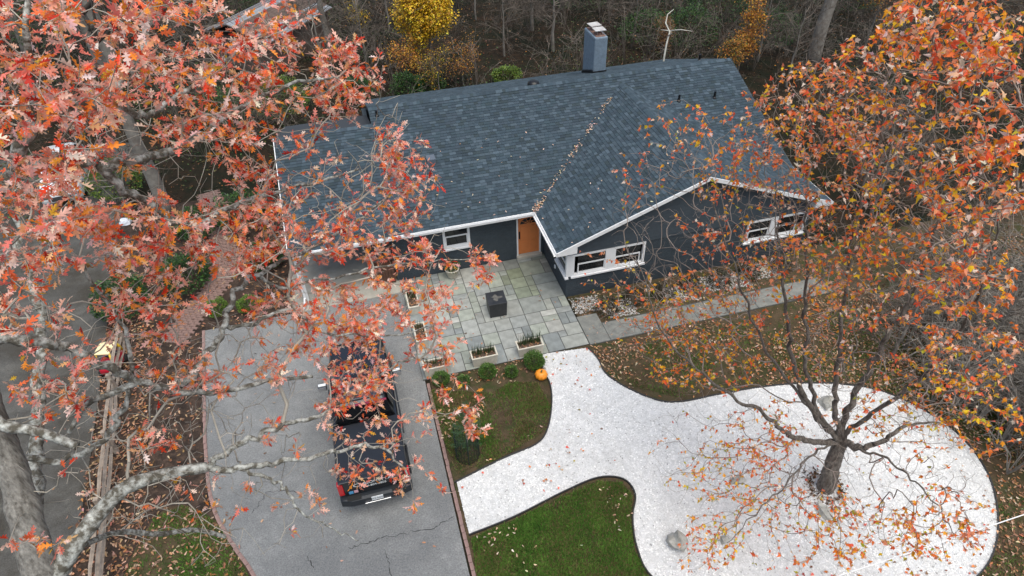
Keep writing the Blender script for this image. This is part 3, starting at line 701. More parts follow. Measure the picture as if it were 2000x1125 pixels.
# chimney
CX0, CX1, CY0, CY1, CZ = 5.52, 6.16, 8.6, 10.05, 5.36
ch = hpart(MB().box((CX0, CY0, 2.9), (CX1, CY1, CZ), .05), 'chimney', M['chimney'])
cb = MB(); z = 3.75; k = 0
while z < CZ-.12:
    for face in range(2):
        L = (CX1-CX0-.1) if face == 0 else (CY1-CY0-.1); u = -(0.1 if k % 2 else 0)
        while u < L:
            a, b = max(u, 0)+.004, min(u+.2, L)-.004
            if b-a > .03:
                e_ = random.uniform(.004, .009)
                if face == 0: cb.box((CX0+.05+a, CY0-e_, z), (CX0+.05+b, CY0+.01, z+.062))
                else: cb.box((CX0-e_, CY0+.05+a, z), (CX0+.01, CY0+.05+b, z+.062))
            u += .205
    z += .074; k += 1
tag(cb.build('chimney_bricks', M['chimney'], ch), kind='stuff')
fl = MB(); zz = lambda y: ZR-SL*(y-YR)+.10
fl.add([(CX0-.03, CY0-.03, 2.9), (CX1+.03, CY0-.03, 2.9), (CX1+.03, CY1+.03, 2.9), (CX0-.03, CY1+.03, 2.9), (CX0-.03, CY0-.03, zz(CY0)), (CX1+.03, CY0-.03, zz(CY0)), (CX1+.03, CY1+.03, zz(CY1)), (CX0-.03, CY1+.03, zz(CY1))], [(0, 3, 2, 1), (4, 5, 6, 7), (0, 1, 5, 4), (1, 2, 6, 5), (2, 3, 7, 6), (3, 0, 4, 7)])
for i in range(8): fl.box((CX0-.045, CY0+i*.18, 2.9), (CX0-.031, CY0+.1+i*.18, zz(CY0+i*.18)+.06))
fl.build('flashing', M['flash'], ch)
for (cy, rot) in ((8.98, .0), (9.62, .1)):
    fm = MB(); fm.lathe([(.14, 0), (.14, .12)], 14, ((CX0+CX1)/2, cy, CZ-.01)).build('flue', M['rust'], ch)
    cm = MB(); cm.box((-.27, -.25, 0), (.27, .25, .035), .012, T=Matrix.Translation(((CX0+CX1)/2, cy, CZ+.24)) @ Matrix.Rotation(rot, 4, 'Z'))
    for sx in (-1, 1):
        for sy in (-1, 1): cm.tube([((CX0+CX1)/2+sx*.12, cy+sy*.12, CZ+.05), ((CX0+CX1)/2+sx*.16, cy+sy*.16, CZ+.26)], .012, 4)
    cm.build('chimney_cap', M['cap'], ch)
MB().box((CX0+.08, CY0+.08, CZ-.002), (CX1-.08, CY1-.08, CZ+.03), .01).build('crown_mortar', M['rust'], ch)
# roof vents and pipes
def pipe(x, y, h=.3, r=.05):
    z = zf(y) if y <= YR else ZR-SL*(y-YR)
    MB().lathe([(r*2.2, -.05), (r*1.6, .03), (r, .06), (r, h), (r*.8, h)], 12, (x, y, z)).build('vent_pipe', M['black_metal'], roof)
pipe(-5.05, 5.45, .22); pipe(7.7, 4.0); pipe(9.35, 3.9); pipe(10.4, 7.4, .3)
z = ZR-SL*.45
tm = MB().lathe([(.27, -.1), (.27, .05), (.25, .12), (.16, .19), (.0, .21)], 18, (1.85, YR+.45, z)).build('roof_vent', M['black_metal'], roof, True)
hv = MB().box((-3.55, 2.75, zf(2.75)+.0), (-3.2, 3.15, zf(3.15)+.09), .02).build('roof_vent', M['shingle'], roof)
setcol(hv.data, np.array([(0.1, 0.12, 0.15)]*len(hv.data.vertices)))
# downspout at the carport corner
ds = MB(); x = X0+.02
def flatpipe(pts, w=.05, d=.04):
    for a, b in zip(pts[:-1], pts[1:]): ds.tube([a, b], .055, 4)
flatpipe([(x, -.09, ZE-.1), (x, -.09, ZE-.25), (x+.1, .05, ZE-.5), (x+.1, .06, .32), (x+.05, -.15, .12), (x-.22, -.75, .02)])
hpart(ds, 'downspout', M['white'])

# ------------------------------------------------------------------ leaves
def mirror_leaf(edge, rib):
    """edge: outline points of the right half (x, y); rib: y of the midrib point under each one -> verts, quads"""
    n = len(edge); V = []; F = []
    for (x, y), ry in zip(edge, rib): V += [(x, y, 0), (0, ry, 0), (-x, y, 0)]
    for i in range(n-1):
        a, b = 3*i, 3*i+3; F += [(a, b, b+1, a+1), (a+1, b+1, b+2, a+2)]
    return np.array(V, float), np.array(F)
OAK_V, OAK_F = mirror_leaf([(.012, 0), (.016, .20), (.14, .23), (.045, .34), (.21, .48), (.28, .56), (.055, .55), (.24, .77), (.18, .83), (.045, .76), (.08, .93), (.012, 1.0)],
                           [0, .14, .20, .28, .36, .42, .50, .58, .66, .74, .88, .99])
MAP_V, MAP_F = mirror_leaf([(.01, -.35), (.012, 0), (.30, -.04), (.26, .16), (.50, .44), (.24, .42), (.22, .60), (.02, 1.0)],
                           [-.35, 0, .04, .14, .28, .42, .58, .98])
SIMP_V = np.array([(0, 0, 0), (.3, .45, .06), (0, 1, 0), (-.3, .45, .06)], float); SIMP_F = np.array([(0, 1, 2, 3)])

def leaf_array(pos, direc, up, size, base_v, curl, fold):
    """leaves grow from pos along direc with face normal near up"""
    d = direc/np.linalg.norm(direc, axis=1, keepdims=True)
    n = up-d*np.sum(up*d, 1, keepdims=True); n /= np.linalg.norm(n, axis=1, keepdims=True)+1e-9
    s = np.cross(d, n)
    B = base_v[None].repeat(len(pos), 0).copy()
    z = B[..., 2]+fold[:, None]*np.abs(B[..., 0])-curl[:, None]*B[..., 1]**2+0.35*(fold*curl)[:, None]*np.sin(9*B[..., 1])*B[..., 0]
    L = s[:, None]*B[..., 0:1]+d[:, None]*B[..., 1:2]+n[:, None]*z[..., None]
    return pos[:, None]+L*size[:, None, None]
def pick_cols(n, pal, wts, jit=0.12):
    pal = np.array(pal); w = np.array(wts, float); i = rng.choice(len(pal), n, p=w/w.sum())
    return np.clip(pal[i]*(1+rng.normal(0, jit, (n, 1)))*(1+rng.normal(0, jit*.4, (n, 3))), 0.005, 0.93)
OAK_PAL = [(0.93, 0.37, 0.26), (0.93, 0.53, 0.42), (0.92, 0.18, 0.06), (0.72, 0.055, 0.018), (0.92, 0.30, 0.04), (0.93, 0.68, 0.58), (0.70, 0.42, 0.04), (0.50, 0.03, 0.015), (0.84, 0.45, 0.22), (0.93, 0.24, 0.18), (0.45, 0.22, 0.09)]  # leaf colours, spread wider to paint in sky-lit tops and shaded undersides
OAK_W = [5.5, 6, 3, 1.7, 3.0, 4.2, 0.5, .8, 2.2, 2.8, .4]
MAP_PAL = [(0.93, 0.21, 0.045), (0.92, 0.14, 0.06), (0.93, 0.38, 0.03), (0.90, 0.54, 0.03), (0.52, 0.46, 0.04), (0.93, 0.50, 0.32), (0.92, 0.72, 0.60), (0.78, 0.24, 0.04), (0.93, 0.31, 0.16)]

def leaf_objects(parent, P4, shape_v, shape_f, m, kind):
    """biggest-looking leaves as parts of their own; P4 = (pos, dir, up, size, col)"""
    org = np.array(parent.location)
    for pos, d, u, s, c, cu, fo in P4:
        V = leaf_array(np.zeros((1, 3)), d[None], u[None], np.array([s]), shape_v, np.array([cu]), np.array([fo]))[0]
        me = fast('leaf', V, shape_f, np.repeat(c[None], len(V), 0), m)
        o = bpy.data.objects.new('leaf', me); C.objects.link(o); o.parent = parent; o.location = pos-org

# ------------------------------------------------------------------ tree growing
class Tree:
    def __init__(s): s.pos = []; s.par = []; s.path = []; s.chains = []; s.rad = []
    def limb(s, pts, r0, r1, start=None, per=5, wob=0.0):
        P = catmull(pts, per)
        if wob:
            for i in range(1, len(P)-1): P[i] = P[i]+rng.normal(0, wob, 3)
        base = -1
        if start is not None:
            A = np.array(s.pos); base = int(np.argmin(np.linalg.norm(A-np.asarray(start), axis=1))); P[0] = np.array(s.pos[base])
        idx = []; prev = base
        for i, p in enumerate(P):
            if i == 0 and base >= 0: idx.append(base); continue
            s.pos.append(np.array(p, float)); s.par.append(prev)
            s.path.append(0.0 if prev < 0 else s.path[prev]+np.linalg.norm(p-s.pos[prev])); prev = len(s.pos)-1; idx.append(prev)
        rr = np.linspace(r0, r1, len(P)); s.chains.append(('limb', idx, list(rr))); return idx
    def attach(s, targets, pen=0.18, seg=0.35, wig=0.10, sag=0.0, r_tip=0.003, r_pow=2.3, r_max=0.05):
        T = np.array(targets); A = np.array(s.pos)
        cap = len(A)+len(T)*14+10; buf = np.zeros((cap, 3)); pth = np.zeros(cap); buf[:len(A)] = A; pth[:len(A)] = s.path; n = len(A)
        dmin = np.full(len(T), 1e9)
        for k in range(0, len(A), 200): dmin = np.minimum(dmin, np.linalg.norm(T[:, None]-A[None, k:k+200], axis=2).min(1))
        dirs = []
        for ti in np.argsort(dmin):
            t = T[ti]; d = np.linalg.norm(buf[:n]-t, axis=1); j = int(np.argmin(d+pen*pth[:n])); L = d[j]
            if L < 0.05: dirs.append((ti, j)); continue
            k = max(2, min(12, int(L/seg)+1)); p0 = buf[j].copy(); pj = s.par[j]
            d0 = (buf[j]-buf[pj]) if pj >= 0 else np.array([0, 0, 1.0]); d0 /= np.linalg.norm(d0)+1e-9
            dt = (t-p0)/L; d0 = (d0+dt*1.2); d0 /= np.linalg.norm(d0)
            idx = [j]; prev = j; c1 = p0+d0*L*0.42; wv = rng.normal(0, wig*L*0.5, 3)
            for q in range(1, k+1):
                a = q/k; p = (1-a)**2*p0+2*a*(1-a)*c1+a*a*t
                if q < k: p = p+wv*math.sin(a*math.pi)*0.6+rng.normal(0, wig*0.12, 3)+np.array([0, 0, -sag*L*math.sin(a*math.pi)])
                buf[n] = p; pth[n] = pth[prev]+np.linalg.norm(p-buf[prev]); s.pos.append(p); s.par.append(prev); s.path.append(pth[n]); prev = n; idx.append(n); n += 1
            s.chains.append(('twig', idx, None)); dirs.append((ti, prev))
        cnt = np.zeros(n)
        for ti, e_ in dirs: cnt[e_] += 1
        for i in range(n-1, -1, -1):
            if s.par[i] >= 0: cnt[s.par[i]] += cnt[i]
        s.rad = np.minimum(r_tip*np.maximum(cnt, 1)**(1/r_pow), r_max)
        tips = np.zeros((len(T), 3)); tdir = np.zeros((len(T), 3))
        for ti, e_ in dirs:
            tips[ti] = s.pos[e_]; v = s.pos[e_]-s.pos[s.par[e_]] if s.par[e_] >= 0 else np.array([0, 0, 1.]); tdir[ti] = v/(np.linalg.norm(v)+1e-9)
        return tips, tdir
    def meshes(s, root, m_limb, m_twig, k_limb=9, k_twig=4, trunk_first=1, rscale=1.0):
        org = Vector(root.location); nl = 0
        mbT = MB(); mbL = MB(); mbB = MB()
        for kind, idx, rr in s.chains:
            P = [Vector(s.pos[i])-org for i in idx]
            if len(P) < 2: continue
            if kind == 'limb':
                rr = [q*rscale for q in rr]
                nl += 1; P2 = [Vector(p) for p in catmull([np.array(p) for p in P], 2)]; r2 = np.interp(np.linspace(0, 1, len(P2)), np.linspace(0, 1, len(rr)), rr)
                r2 = [r*(1+0.05*math.sin(i*.9+nl)+random.uniform(-.05, .05)) for i, r in enumerate(r2)]
                (mbT if nl <= trunk_first else mbL).tube(P2, r2, k_limb)
            else:
                rs = [min(s.rad[idx[1]] if i == 0 else s.rad[j], 0.06) for i, j in enumerate(idx)]
                mbB.tube(P, rs, k_twig if rs[0] > .008 else 3, cap=False)
        tr = mbT.build('trunk', m_limb, root, True)
        if mbL.v: tag(mbL.build('limbs', m_limb, tr, True), kind='stuff')
        if mbB.v: tag(mbB.build('twigs', m_twig, root, True), kind='stuff')
        return tr

def blob_targets(blobs):
    """(u, v, half width, half height, nearest m, farthest m, count): clusters spread through the crown's depth"""
    out = []
    for u, v, ru, rv, d0, d1, n in blobs:
        k = 0
        while k < n:
            a, b = rng.uniform(-1, 1, 2)
            if a*a+b*b > 1: continue
            out.append(AT(u+a*ru, v+b*rv, rng.uniform(d0, d1))); k += 1
    return out
def foliage(root, tips, tdir, per, size, shape, m, pal_fn, rise=0.25, spread=0.9, name='foliage', stay=0.16, nbig=300, droop=0.3):
    sv, sf = shape; P = []; D = []; U = []; S = []; Cc = []
    for t, d in zip(tips, tdir):
        n = rng.integers(per[0], per[1]+1)
        cp_ = pal_fn(t, n)
        for i in range(n):
            v = d*0.5+rng.normal(0, spread, 3); v[2] = v[2]*0.8+rise-droop*2.0*rng.random(); v /= np.linalg.norm(v)+1e-9
            P.append(t-d*rng.random()*stay+v*0.015); D.append(v); up = np.array([0, 0, 0.8])+rng.normal(0, 0.8, 3); U.append(up); S.append(rng.uniform(*size)); Cc.append(cp_[i])
    P, D, U, S, Cc = map(np.array, (P, D, U, S, Cc)); N = len(P)
    cu = rng.normal(0.25, 0.35, N); fo = rng.normal(0.40, 0.35, N)
    rel = P-CAM; w = rel@_fw; uu = W/2+FPX*(rel@_r2)/w; vv = H/2-FPX*(rel@_u2)/w
    vis = (w > .5) & (uu > -20) & (uu < 2020) & (vv > -20) & (vv < 1145)
    app = np.where(vis, S/np.maximum(w, .1), 0); big = np.argsort(-app)[:nbig]
    mask = np.ones(N, bool); mask[big] = False
    tr = root
    leaf_objects(tr, [(P[i], D[i], U[i], S[i], Cc[i], cu[i], fo[i]) for i in big], sv, sf, m, 'leaf')
    V = leaf_array(P[mask], D[mask], U[mask], S[mask], sv, cu[mask], fo[mask]); k = len(sv)
    F = (sf[None]+(np.arange(mask.sum())*k)[:, None, None]).reshape(-1, sf.shape[1])
    me = fast(name, V.reshape(-1, 3)-np.array(root.location), F, np.repeat(Cc[mask], k, 0), m)
    tag(link(name, me, root), kind='stuff')

# ------------------------------------------------------------------ the big oak, left foreground
OB = (-11.3, -16.1, ZL)
oak = empty('oak_tree', OB); tag(oak, 'large oak with lichen-grey limbs and salmon red lobed leaves, nearest the camera on the left', 'tree')
tk = Tree()
fork = AT(95, 1150, 9.8)
tk.limb([np.array(OB)+(0, 0, -.1), (-11.2, -16.0, 3), (-10.95, -15.85, 6.5), fork], .44, .30)
L1 = [fork, AT(70, 1090, 9.6), AT(45, 990, 9.4), AT(15, 890, 9.2), AT(-25, 790, 9.0), AT(-60, 660, 8.6), AT(-70, 540, 8.3), AT(-50, 430, 8.0)]
tk.limb(L1, .25, .12, start=fork)
L1b = [AT(80, 1120, 9.7), AT(62, 1010, 10.0), AT(75, 900, 10.4), AT(70, 800, 10.7), AT(85, 660, 11), AT(60, 540, 11), AT(30, 420, 11)]
tk.limb(L1b, .14, .06, start=L1[1], wob=.03)
L2 = [fork, AT(140, 1075, 9.5), AT(195, 1000, 9.4), AT(250, 950, 9.3), AT(330, 925, 9.3), AT(405, 912, 9.3)]
tk.limb(L2, .15, .085, start=fork)
tk.limb([L2[-1], AT(455, 915, 9.3), AT(520, 908, 9.4), AT(590, 892, 9.5), AT(660, 880, 9.6), AT(720, 866, 9.8), AT(765, 890, 10), AT(800, 930, 10.2)], .06, .016, start=L2[-1], wob=.02)
tk.limb([L2[-1], AT(440, 885, 9.2), AT(500, 850, 9.2), AT(560, 828, 9.3), AT(625, 812, 9.5), AT(690, 770, 9.8), AT(730, 735, 10.1), AT(790, 705, 10.5), AT(830, 700, 10.8)], .055, .014, start=L2[-1], wob=.02)
tk.limb([AT(455, 915, 9.3), AT(520, 930, 9.4), AT(560, 955, 9.5), AT(585, 995, 9.6), AT(640, 1030, 9.8), AT(700, 1055, 10)], .035, .008, start=AT(455, 915, 9.3), wob=.02)
tk.limb([L1[4], AT(0, 828, 8.8), AT(60, 840, 8.7), AT(110, 855, 8.6), AT(150, 872, 8.5)], .085, .06, start=L1[4])
A3 = [L1[5], AT(0, 663, 8.2), AT(70, 668, 8.1), AT(140, 684, 8.2), AT(210, 715, 8.3), AT(270, 745, 8.5), AT(340, 762, 8.7), AT(430, 765, 8.9), AT(520, 745, 9.1), AT(610, 735, 9.4)]
tk.limb(A3, .085, .03, start=L1[5], wob=.015)
tk.limb([A3[5], AT(215, 770, 8.6), AT(170, 790, 8.8), AT(135, 845, 9.0)], .055, .03, start=A3[5])
A4 = [A3[6], AT(375, 735, 8.6), AT(405, 690, 8.6), AT(437, 635, 8.7), AT(455, 580, 8.8), AT(500, 535, 9.0), AT(570, 500, 9.4), AT(650, 460, 9.8), AT(740, 400, 10.3), AT(800, 330, 10.7)]
tk.limb(A4, .062, .018, start=A3[6], wob=.02)
tk.limb([A4[3], AT(490, 632, 8.8), AT(560, 610, 9.1), AT(640, 650, 9.4), AT(740, 655, 9.9), AT(850, 640, 10.4)], .035, .012, start=A4[3], wob=.02)
tk.limb([A4[5], AT(560, 560, 9.2), AT(650, 540, 9.6), AT(760, 520, 10.2), AT(860, 510, 10.7), AT(960, 500, 11.2)], .032, .008, start=A4[5], wob=.02)
A5 = [L1[7], AT(20, 345, 7.7), AT(110, 310, 7.5), AT(190, 322, 7.5), AT(265, 312, 7.6), AT(335, 292, 7.8), AT(390, 265, 8.0), AT(460, 215, 8.4), AT(560, 170, 9.0), AT(650, 150, 9.6)]
tk.limb(A5, .095, .02, start=L1[7], wob=.015)
tk.limb([A5[3], AT(230, 360, 7.6), AT(300, 400, 7.8), AT(370, 445, 8.0), AT(440, 405, 8.3), AT(520, 380, 8.7), AT(600, 360, 9.2), AT(700, 330, 9.8)], .06, .02, start=A5[3], wob=.015)
A6 = [A5[1], AT(70, 240, 7.3), AT(150, 205, 7.3), AT(215, 185, 7.4), AT(255, 130, 7.5), AT(290, 60, 7.7), AT(305, -20, 7.9), AT(330, -90, 8)]
tk.limb(A6, .085, .03, start=A5[1], wob=.02)
tk.limb([A6[3], AT(270, 225, 7.5), AT(320, 205, 7.7), AT(400, 150, 8.2), AT(480, 90, 8.7), AT(580, 40, 9.3)], .05, .014, start=A6[3], wob=.015)
tk.limb([A6[1], AT(60, 130, 7.0), AT(50, 40, 6.9), AT(70, -60, 7)], .05, .02, start=A6[1])
tk.limb([L1[3], AT(120, 900, 9.4), AT(200, 860, 9.2), AT(240, 800, 9.0), AT(255, 730, 8.9), AT(240, 640, 8.8), AT(190, 560, 8.6), AT(130, 480, 8.3)], .055, .018, start=L1[3], wob=.02)
tk.limb([L2[1], AT(230, 1040, 10.5), AT(310, 1043, 11), AT(380, 1035, 11.3), AT(440, 1048, 11.5)], .05, .04, start=L2[1])
oak_blobs = [(120, 60, 190, 110, 5.4, 8.5, 70), (330, 60, 170, 100, 6.3, 9, 55), (90, 230, 150, 110, 5.6, 8.0, 60), (280, 220, 170, 110, 6.4, 9, 62), (450, 170, 130, 110, 7.4, 9.6, 60),
             (560, 50, 70, 60, 8.2, 9.8, 26), (680, 140, 70, 70, 9.4, 10.6, 40), (650, 205, 60, 50, 9.4, 10.4, 20), (480, 300, 70, 50, 7.8, 9.4, 18),
             (90, 370, 130, 60, 5.8, 7.8, 26), (100, 470, 140, 70, 5.6, 8.0, 34), (300, 450, 130, 70, 6.6, 8.8, 34), (460, 460, 120, 80, 7.6, 9.6, 54), (520, 380, 90, 50, 8.2, 9.6, 22),
             (590, 320, 80, 60, 8.6, 10, 11), (770, 285, 60, 45, 9.8, 10.8, 24), (800, 370, 60, 55, 10, 11, 34), (690, 390, 70, 50, 9.4, 10.6, 10), (620, 460, 90, 50, 8.8, 10.2, 44),
             (770, 470, 70, 60, 9.8, 11, 38), (840, 500, 50, 40, 10.2, 11.2, 11), (950, 500, 36, 36, 10.8, 11.5, 11), (940, 540, 20, 18, 10.8, 11.4, 4), (600, 560, 60, 40, 9, 10, 12), (720, 570, 60, 45, 9.6, 10.8, 24), (830, 600, 70, 60, 10, 11.2, 42),
             (560, 610, 90, 40, 8.8, 10, 22), (660, 640, 90, 50, 9.2, 10.4, 48), (700, 720, 70, 60, 9.4, 10.6, 40), (560, 700, 80, 50, 8.8, 10, 16), (850, 680, 60, 40, 10.2, 11.2, 12),
             (300, 560, 120, 60, 7.2, 9, 18), (60, 590, 90, 60, 6.2, 8.4, 10), (230, 620, 110, 60, 7.2, 9, 10), (340, 700, 90, 60, 8, 9.4, 13), (420, 740, 90, 50, 8.4, 9.6, 14),
             (110, 740, 100, 60, 7.2, 9, 12), (130, 800, 60, 50, 7.8, 9, 5), (300, 830, 80, 50, 8.4, 9.6, 7), (680, 810, 70, 50, 9.4, 10.4, 17), (720, 900, 90, 60, 9.6, 10.6, 14), (800, 860, 60, 60, 10, 11, 6),
             (880, 780, 70, 45, 10.4, 11.4, 12), (930, 820, 30, 34, 10.8, 11.4, 9), (820, 940, 50, 60, 10, 11, 5), (450, 970, 60, 60, 9, 10.2, 3), (590, 1010, 70, 60, 9.6, 10.6, 5), (360, 980, 60, 40, 8.8, 9.8, 3),
             (100, 1000, 120, 90, 7.6, 9.4, 5), (540, 850, 60, 30, 9, 10, 4), (500, 180, 60, 60, 7.8, 9.4, 12), (-90, 300, 90, 250, 5.6, 8.6, 26), (-60, 20, 80, 100, 5.8, 8.6, 16)]
tg = blob_targets([(u, v, a, b, c, d, int(n*(1.22 if (v < 350 and u < 600) else 1.5))) for u, v, a, b, c, d, n in oak_blobs])
bare = blob_targets([(300, 500, 320, 380, 7.4, 11, 330), (560, 780, 280, 170, 9, 10.8, 240), (250, 850, 230, 170, 8.4, 11, 260), (450, 250, 350, 220, 7.4, 10, 260), (400, 1010, 260, 100, 9, 10.5, 90), (680, 430, 200, 200, 9.4, 11, 130)])
tips, tdir = tk.attach(tg+bare, pen=0.16, seg=.3, wig=.11, r_tip=.0030, r_pow=2.7, r_max=.026)
tk.meshes(oak, M['bark_grey'], M['twig'], 12, 5, rscale=.76, trunk_first=2)
for o_ in oak.children_recursive:
    if o_.name.startswith('trunk'): o_.data.materials[0] = M['bark_trunk']
def oak_cols(t, n):
    w = np.array(OAK_W, float); w = w*rng.uniform(0.35, 1.8, len(w)); return pick_cols(n, OAK_PAL, w)
nleafy = len(tg)
foliage(oak, tips[:nleafy], tdir[:nleafy], (6, 12), (.055, .135), (OAK_V, OAK_F), M['oak_leaf'], oak_cols, rise=.2, spread=.75, stay=.14)

# ------------------------------------------------------------------ the maple on the gravel circle
MBs = (5.0, -12.2, ZD)
maple = empty('maple_tree', MBs); tag(maple, 'bare-limbed maple with sparse orange and red leaves growing out of the white gravel circle', 'tree')
mk = Tree(); B = np.array(MBs)
fk = G(1642, 862, 1.6)
mk.limb([B+(0, 0, -.1), B+(-.02, .0, .4), (B+fk)/2+(-.03, 0, .1), fk], .36, .25)
def up(p, r0, r1, st, wob=.03): return mk.limb(p, r0, r1, start=st, wob=wob)
def PZ(*q): return [fk]+[G(*p) for p in q]
ML = [PZ((1598, 815, 2.7), (1562, 755, 3.9), (1545, 680, 5.2), (1532, 590, 6.6), (1522, 480, 8.0), (1515, 350, 9.4)),
      PZ((1605, 820, 2.6), (1580, 740, 4.1), (1572, 640, 5.6), (1575, 530, 7.1), (1572, 410, 8.6), (1590, 270, 10.0)),
      PZ((1634, 815, 2.7), (1632, 745, 3.9), (1640, 650, 5.4), (1655, 530, 7.1), (1680, 400, 8.9), (1720, 240, 10.6), (1760, 90, 12)),
      PZ((1655, 800, 2.8), (1690, 735, 4.0), (1735, 660, 5.4), (1785, 560, 7.0), (1840, 430, 8.9), (1890, 290, 10.6), (1930, 120, 12.2)),
      PZ((1590, 866, 1.9), (1552, 856, 2.1), (1525, 838, 2.5), (1490, 806, 3.0), (1430, 775, 3.6), (1360, 720, 4.4), (1290, 640, 5.6), (1240, 500, 7.4)),
      PZ((1680, 872, 1.9), (1720, 862, 2.2), (1760, 835, 2.7), (1800, 826, 3.0), (1860, 830, 3.3)),
      PZ((1670, 830, 2.5), (1730, 790, 3.6), (1810, 730, 5.2), (1880, 640, 7.2), (1930, 520, 9.0), (1960, 380, 10.6)),
      PZ((1680, 880, 1.9), (1730, 895, 2.2), (1780, 935, 2.4), (1830, 985, 2.6), (1860, 1040, 2.9)),
      PZ((1600, 880, 1.8), (1565, 905, 2.2), (1520, 960, 2.5), (1470, 1010, 2.7), (1420, 1060, 3.0)),
      PZ((1610, 830, 2.4), (1560, 770, 3.6), (1500, 690, 5.0), (1450, 570, 6.8), (1400, 430, 8.2), (1370, 320, 9.0))]
MR = [(.12, .015), (.10, .015), (.11, .015), (.13, .02), (.12, .015), (.13, .02), (.10, .015), (.06, .012), (.05, .01), (.08, .012)]
for l, (a, b) in zip(ML, MR): up(l, a, b, fk)
maple_blobs = [(1860, 60, 150, 90, 9.2, 13.5, 125), (1930, 200, 90, 120, 9.4, 13, 62), (1720, 180, 140, 120, 11.5, 15, 120), (1600, 220, 120, 110, 13, 16.5, 95), (1510, 260, 80, 130, 14, 17.5, 56),
               (1900, 360, 110, 100, 9.8, 14, 80), (1760, 380, 120, 110, 11.5, 15, 70), (1640, 430, 110, 110, 13, 16.5, 75), (1440, 330, 90, 60, 15, 18, 34), (1380, 260, 90, 60, 15, 17.5, 20), (1320, 250, 70, 60, 15, 17, 10),
               (1240, 345, 60, 70, 15.5, 18, 13), (1420, 420, 100, 70, 15, 18, 34), (1560, 520, 120, 80, 14.5, 18, 66), (1410, 520, 100, 70, 15.5, 18.5, 36), (1260, 580, 110, 60, 16.5, 19, 26), (1180, 520, 60, 50, 16.5, 18.5, 5), (1380, 620, 120, 60, 16.5, 19, 60),
               (1290, 650, 90, 40, 17, 19, 18), (1370, 720, 110, 50, 17, 19.4, 44), (1700, 570, 120, 80, 12.5, 17, 56), (1880, 540, 110, 80, 10.6, 15.5, 78), (1900, 690, 110, 90, 12, 17, 66), (1790, 760, 120, 80, 14, 18.5, 46),
               (1600, 680, 110, 70, 15, 19, 22), (1930, 830, 80, 60, 13, 17.5, 26), (1480, 850, 80, 60, 17.5, 20, 30), (1430, 930, 100, 70, 17.5, 20, 44), (1380, 1060, 80, 60, 17, 19.5, 30), (1560, 1000, 120, 60, 17, 19.5, 26),
               (1700, 1040, 130, 60, 16, 19, 38), (1850, 1020, 90, 80, 15, 18.5, 30), (1800, 880, 80, 50, 16, 19, 8), (1720, 830, 60, 30, 17, 19.5, 9), (1340, 880, 80, 80, 18, 20, 8), (1560, 800, 80, 40, 18, 20, 9), (1640, 1110, 200, 30, 16, 18, 10)]
mt = blob_targets([(u, v, a, b, c, d, int(n*(3.0 if (v > 560 and u < 1500) or v > 850 else 2.1))) for u, v, a, b, c, d, n in maple_blobs])
mbare = blob_targets([(1390, 440, 200, 180, 15, 18.5, 760), (1640, 330, 210, 240, 12.5, 17, 1150), (1850, 300, 160, 290, 9.5, 15, 600), (1780, 650, 210, 190, 12, 18, 650), (1700, 930, 220, 130, 16.5, 20, 420), (1420, 880, 160, 140, 17.5, 20, 170), (1310, 600, 160, 120, 16, 19, 330)])
mt = [p for p in mt if p[2] > 0.5]; mbare = [p for p in mbare if p[2] > .5]
mtips, mdir = mk.attach(mt+mbare, pen=0.20, seg=.5, wig=.03, r_tip=.0031, r_pow=2.7, r_max=.04)
mk.meshes(maple, M['bark_maple'], M['twig_maple'], 12, 5, rscale=.72)
def maple_cols(t, n):
    rel = t-CAM; w_ = rel@_fw; hi = np.clip((t[2]-4)/8, 0, 1)
    yel = 0.6+1.1*vnoise([(t[0]*.9+t[2], t[1]*.9)], .55, 4.4)[0]
    wts = np.array([3.4, 1.2+1.6*hi, 3.2*yel+1.2, 2.6*yel, 2.6*yel*(1.1-hi), 1.2+2.0*hi, .8+1.6*hi, .7, 2.2+1.5*hi])*rng.uniform(.4, 1.7, 9)
    return pick_cols(n, MAP_PAL, np.clip(wts, .05, None))
nm = len(mt)
foliage(maple, mtips[:nm], mdir[:nm], (2, 5), (.060, .105), (MAP_V, MAP_F), M['maple_leaf'], maple_cols, rise=.0, spread=.8, stay=.30, droop=.5)

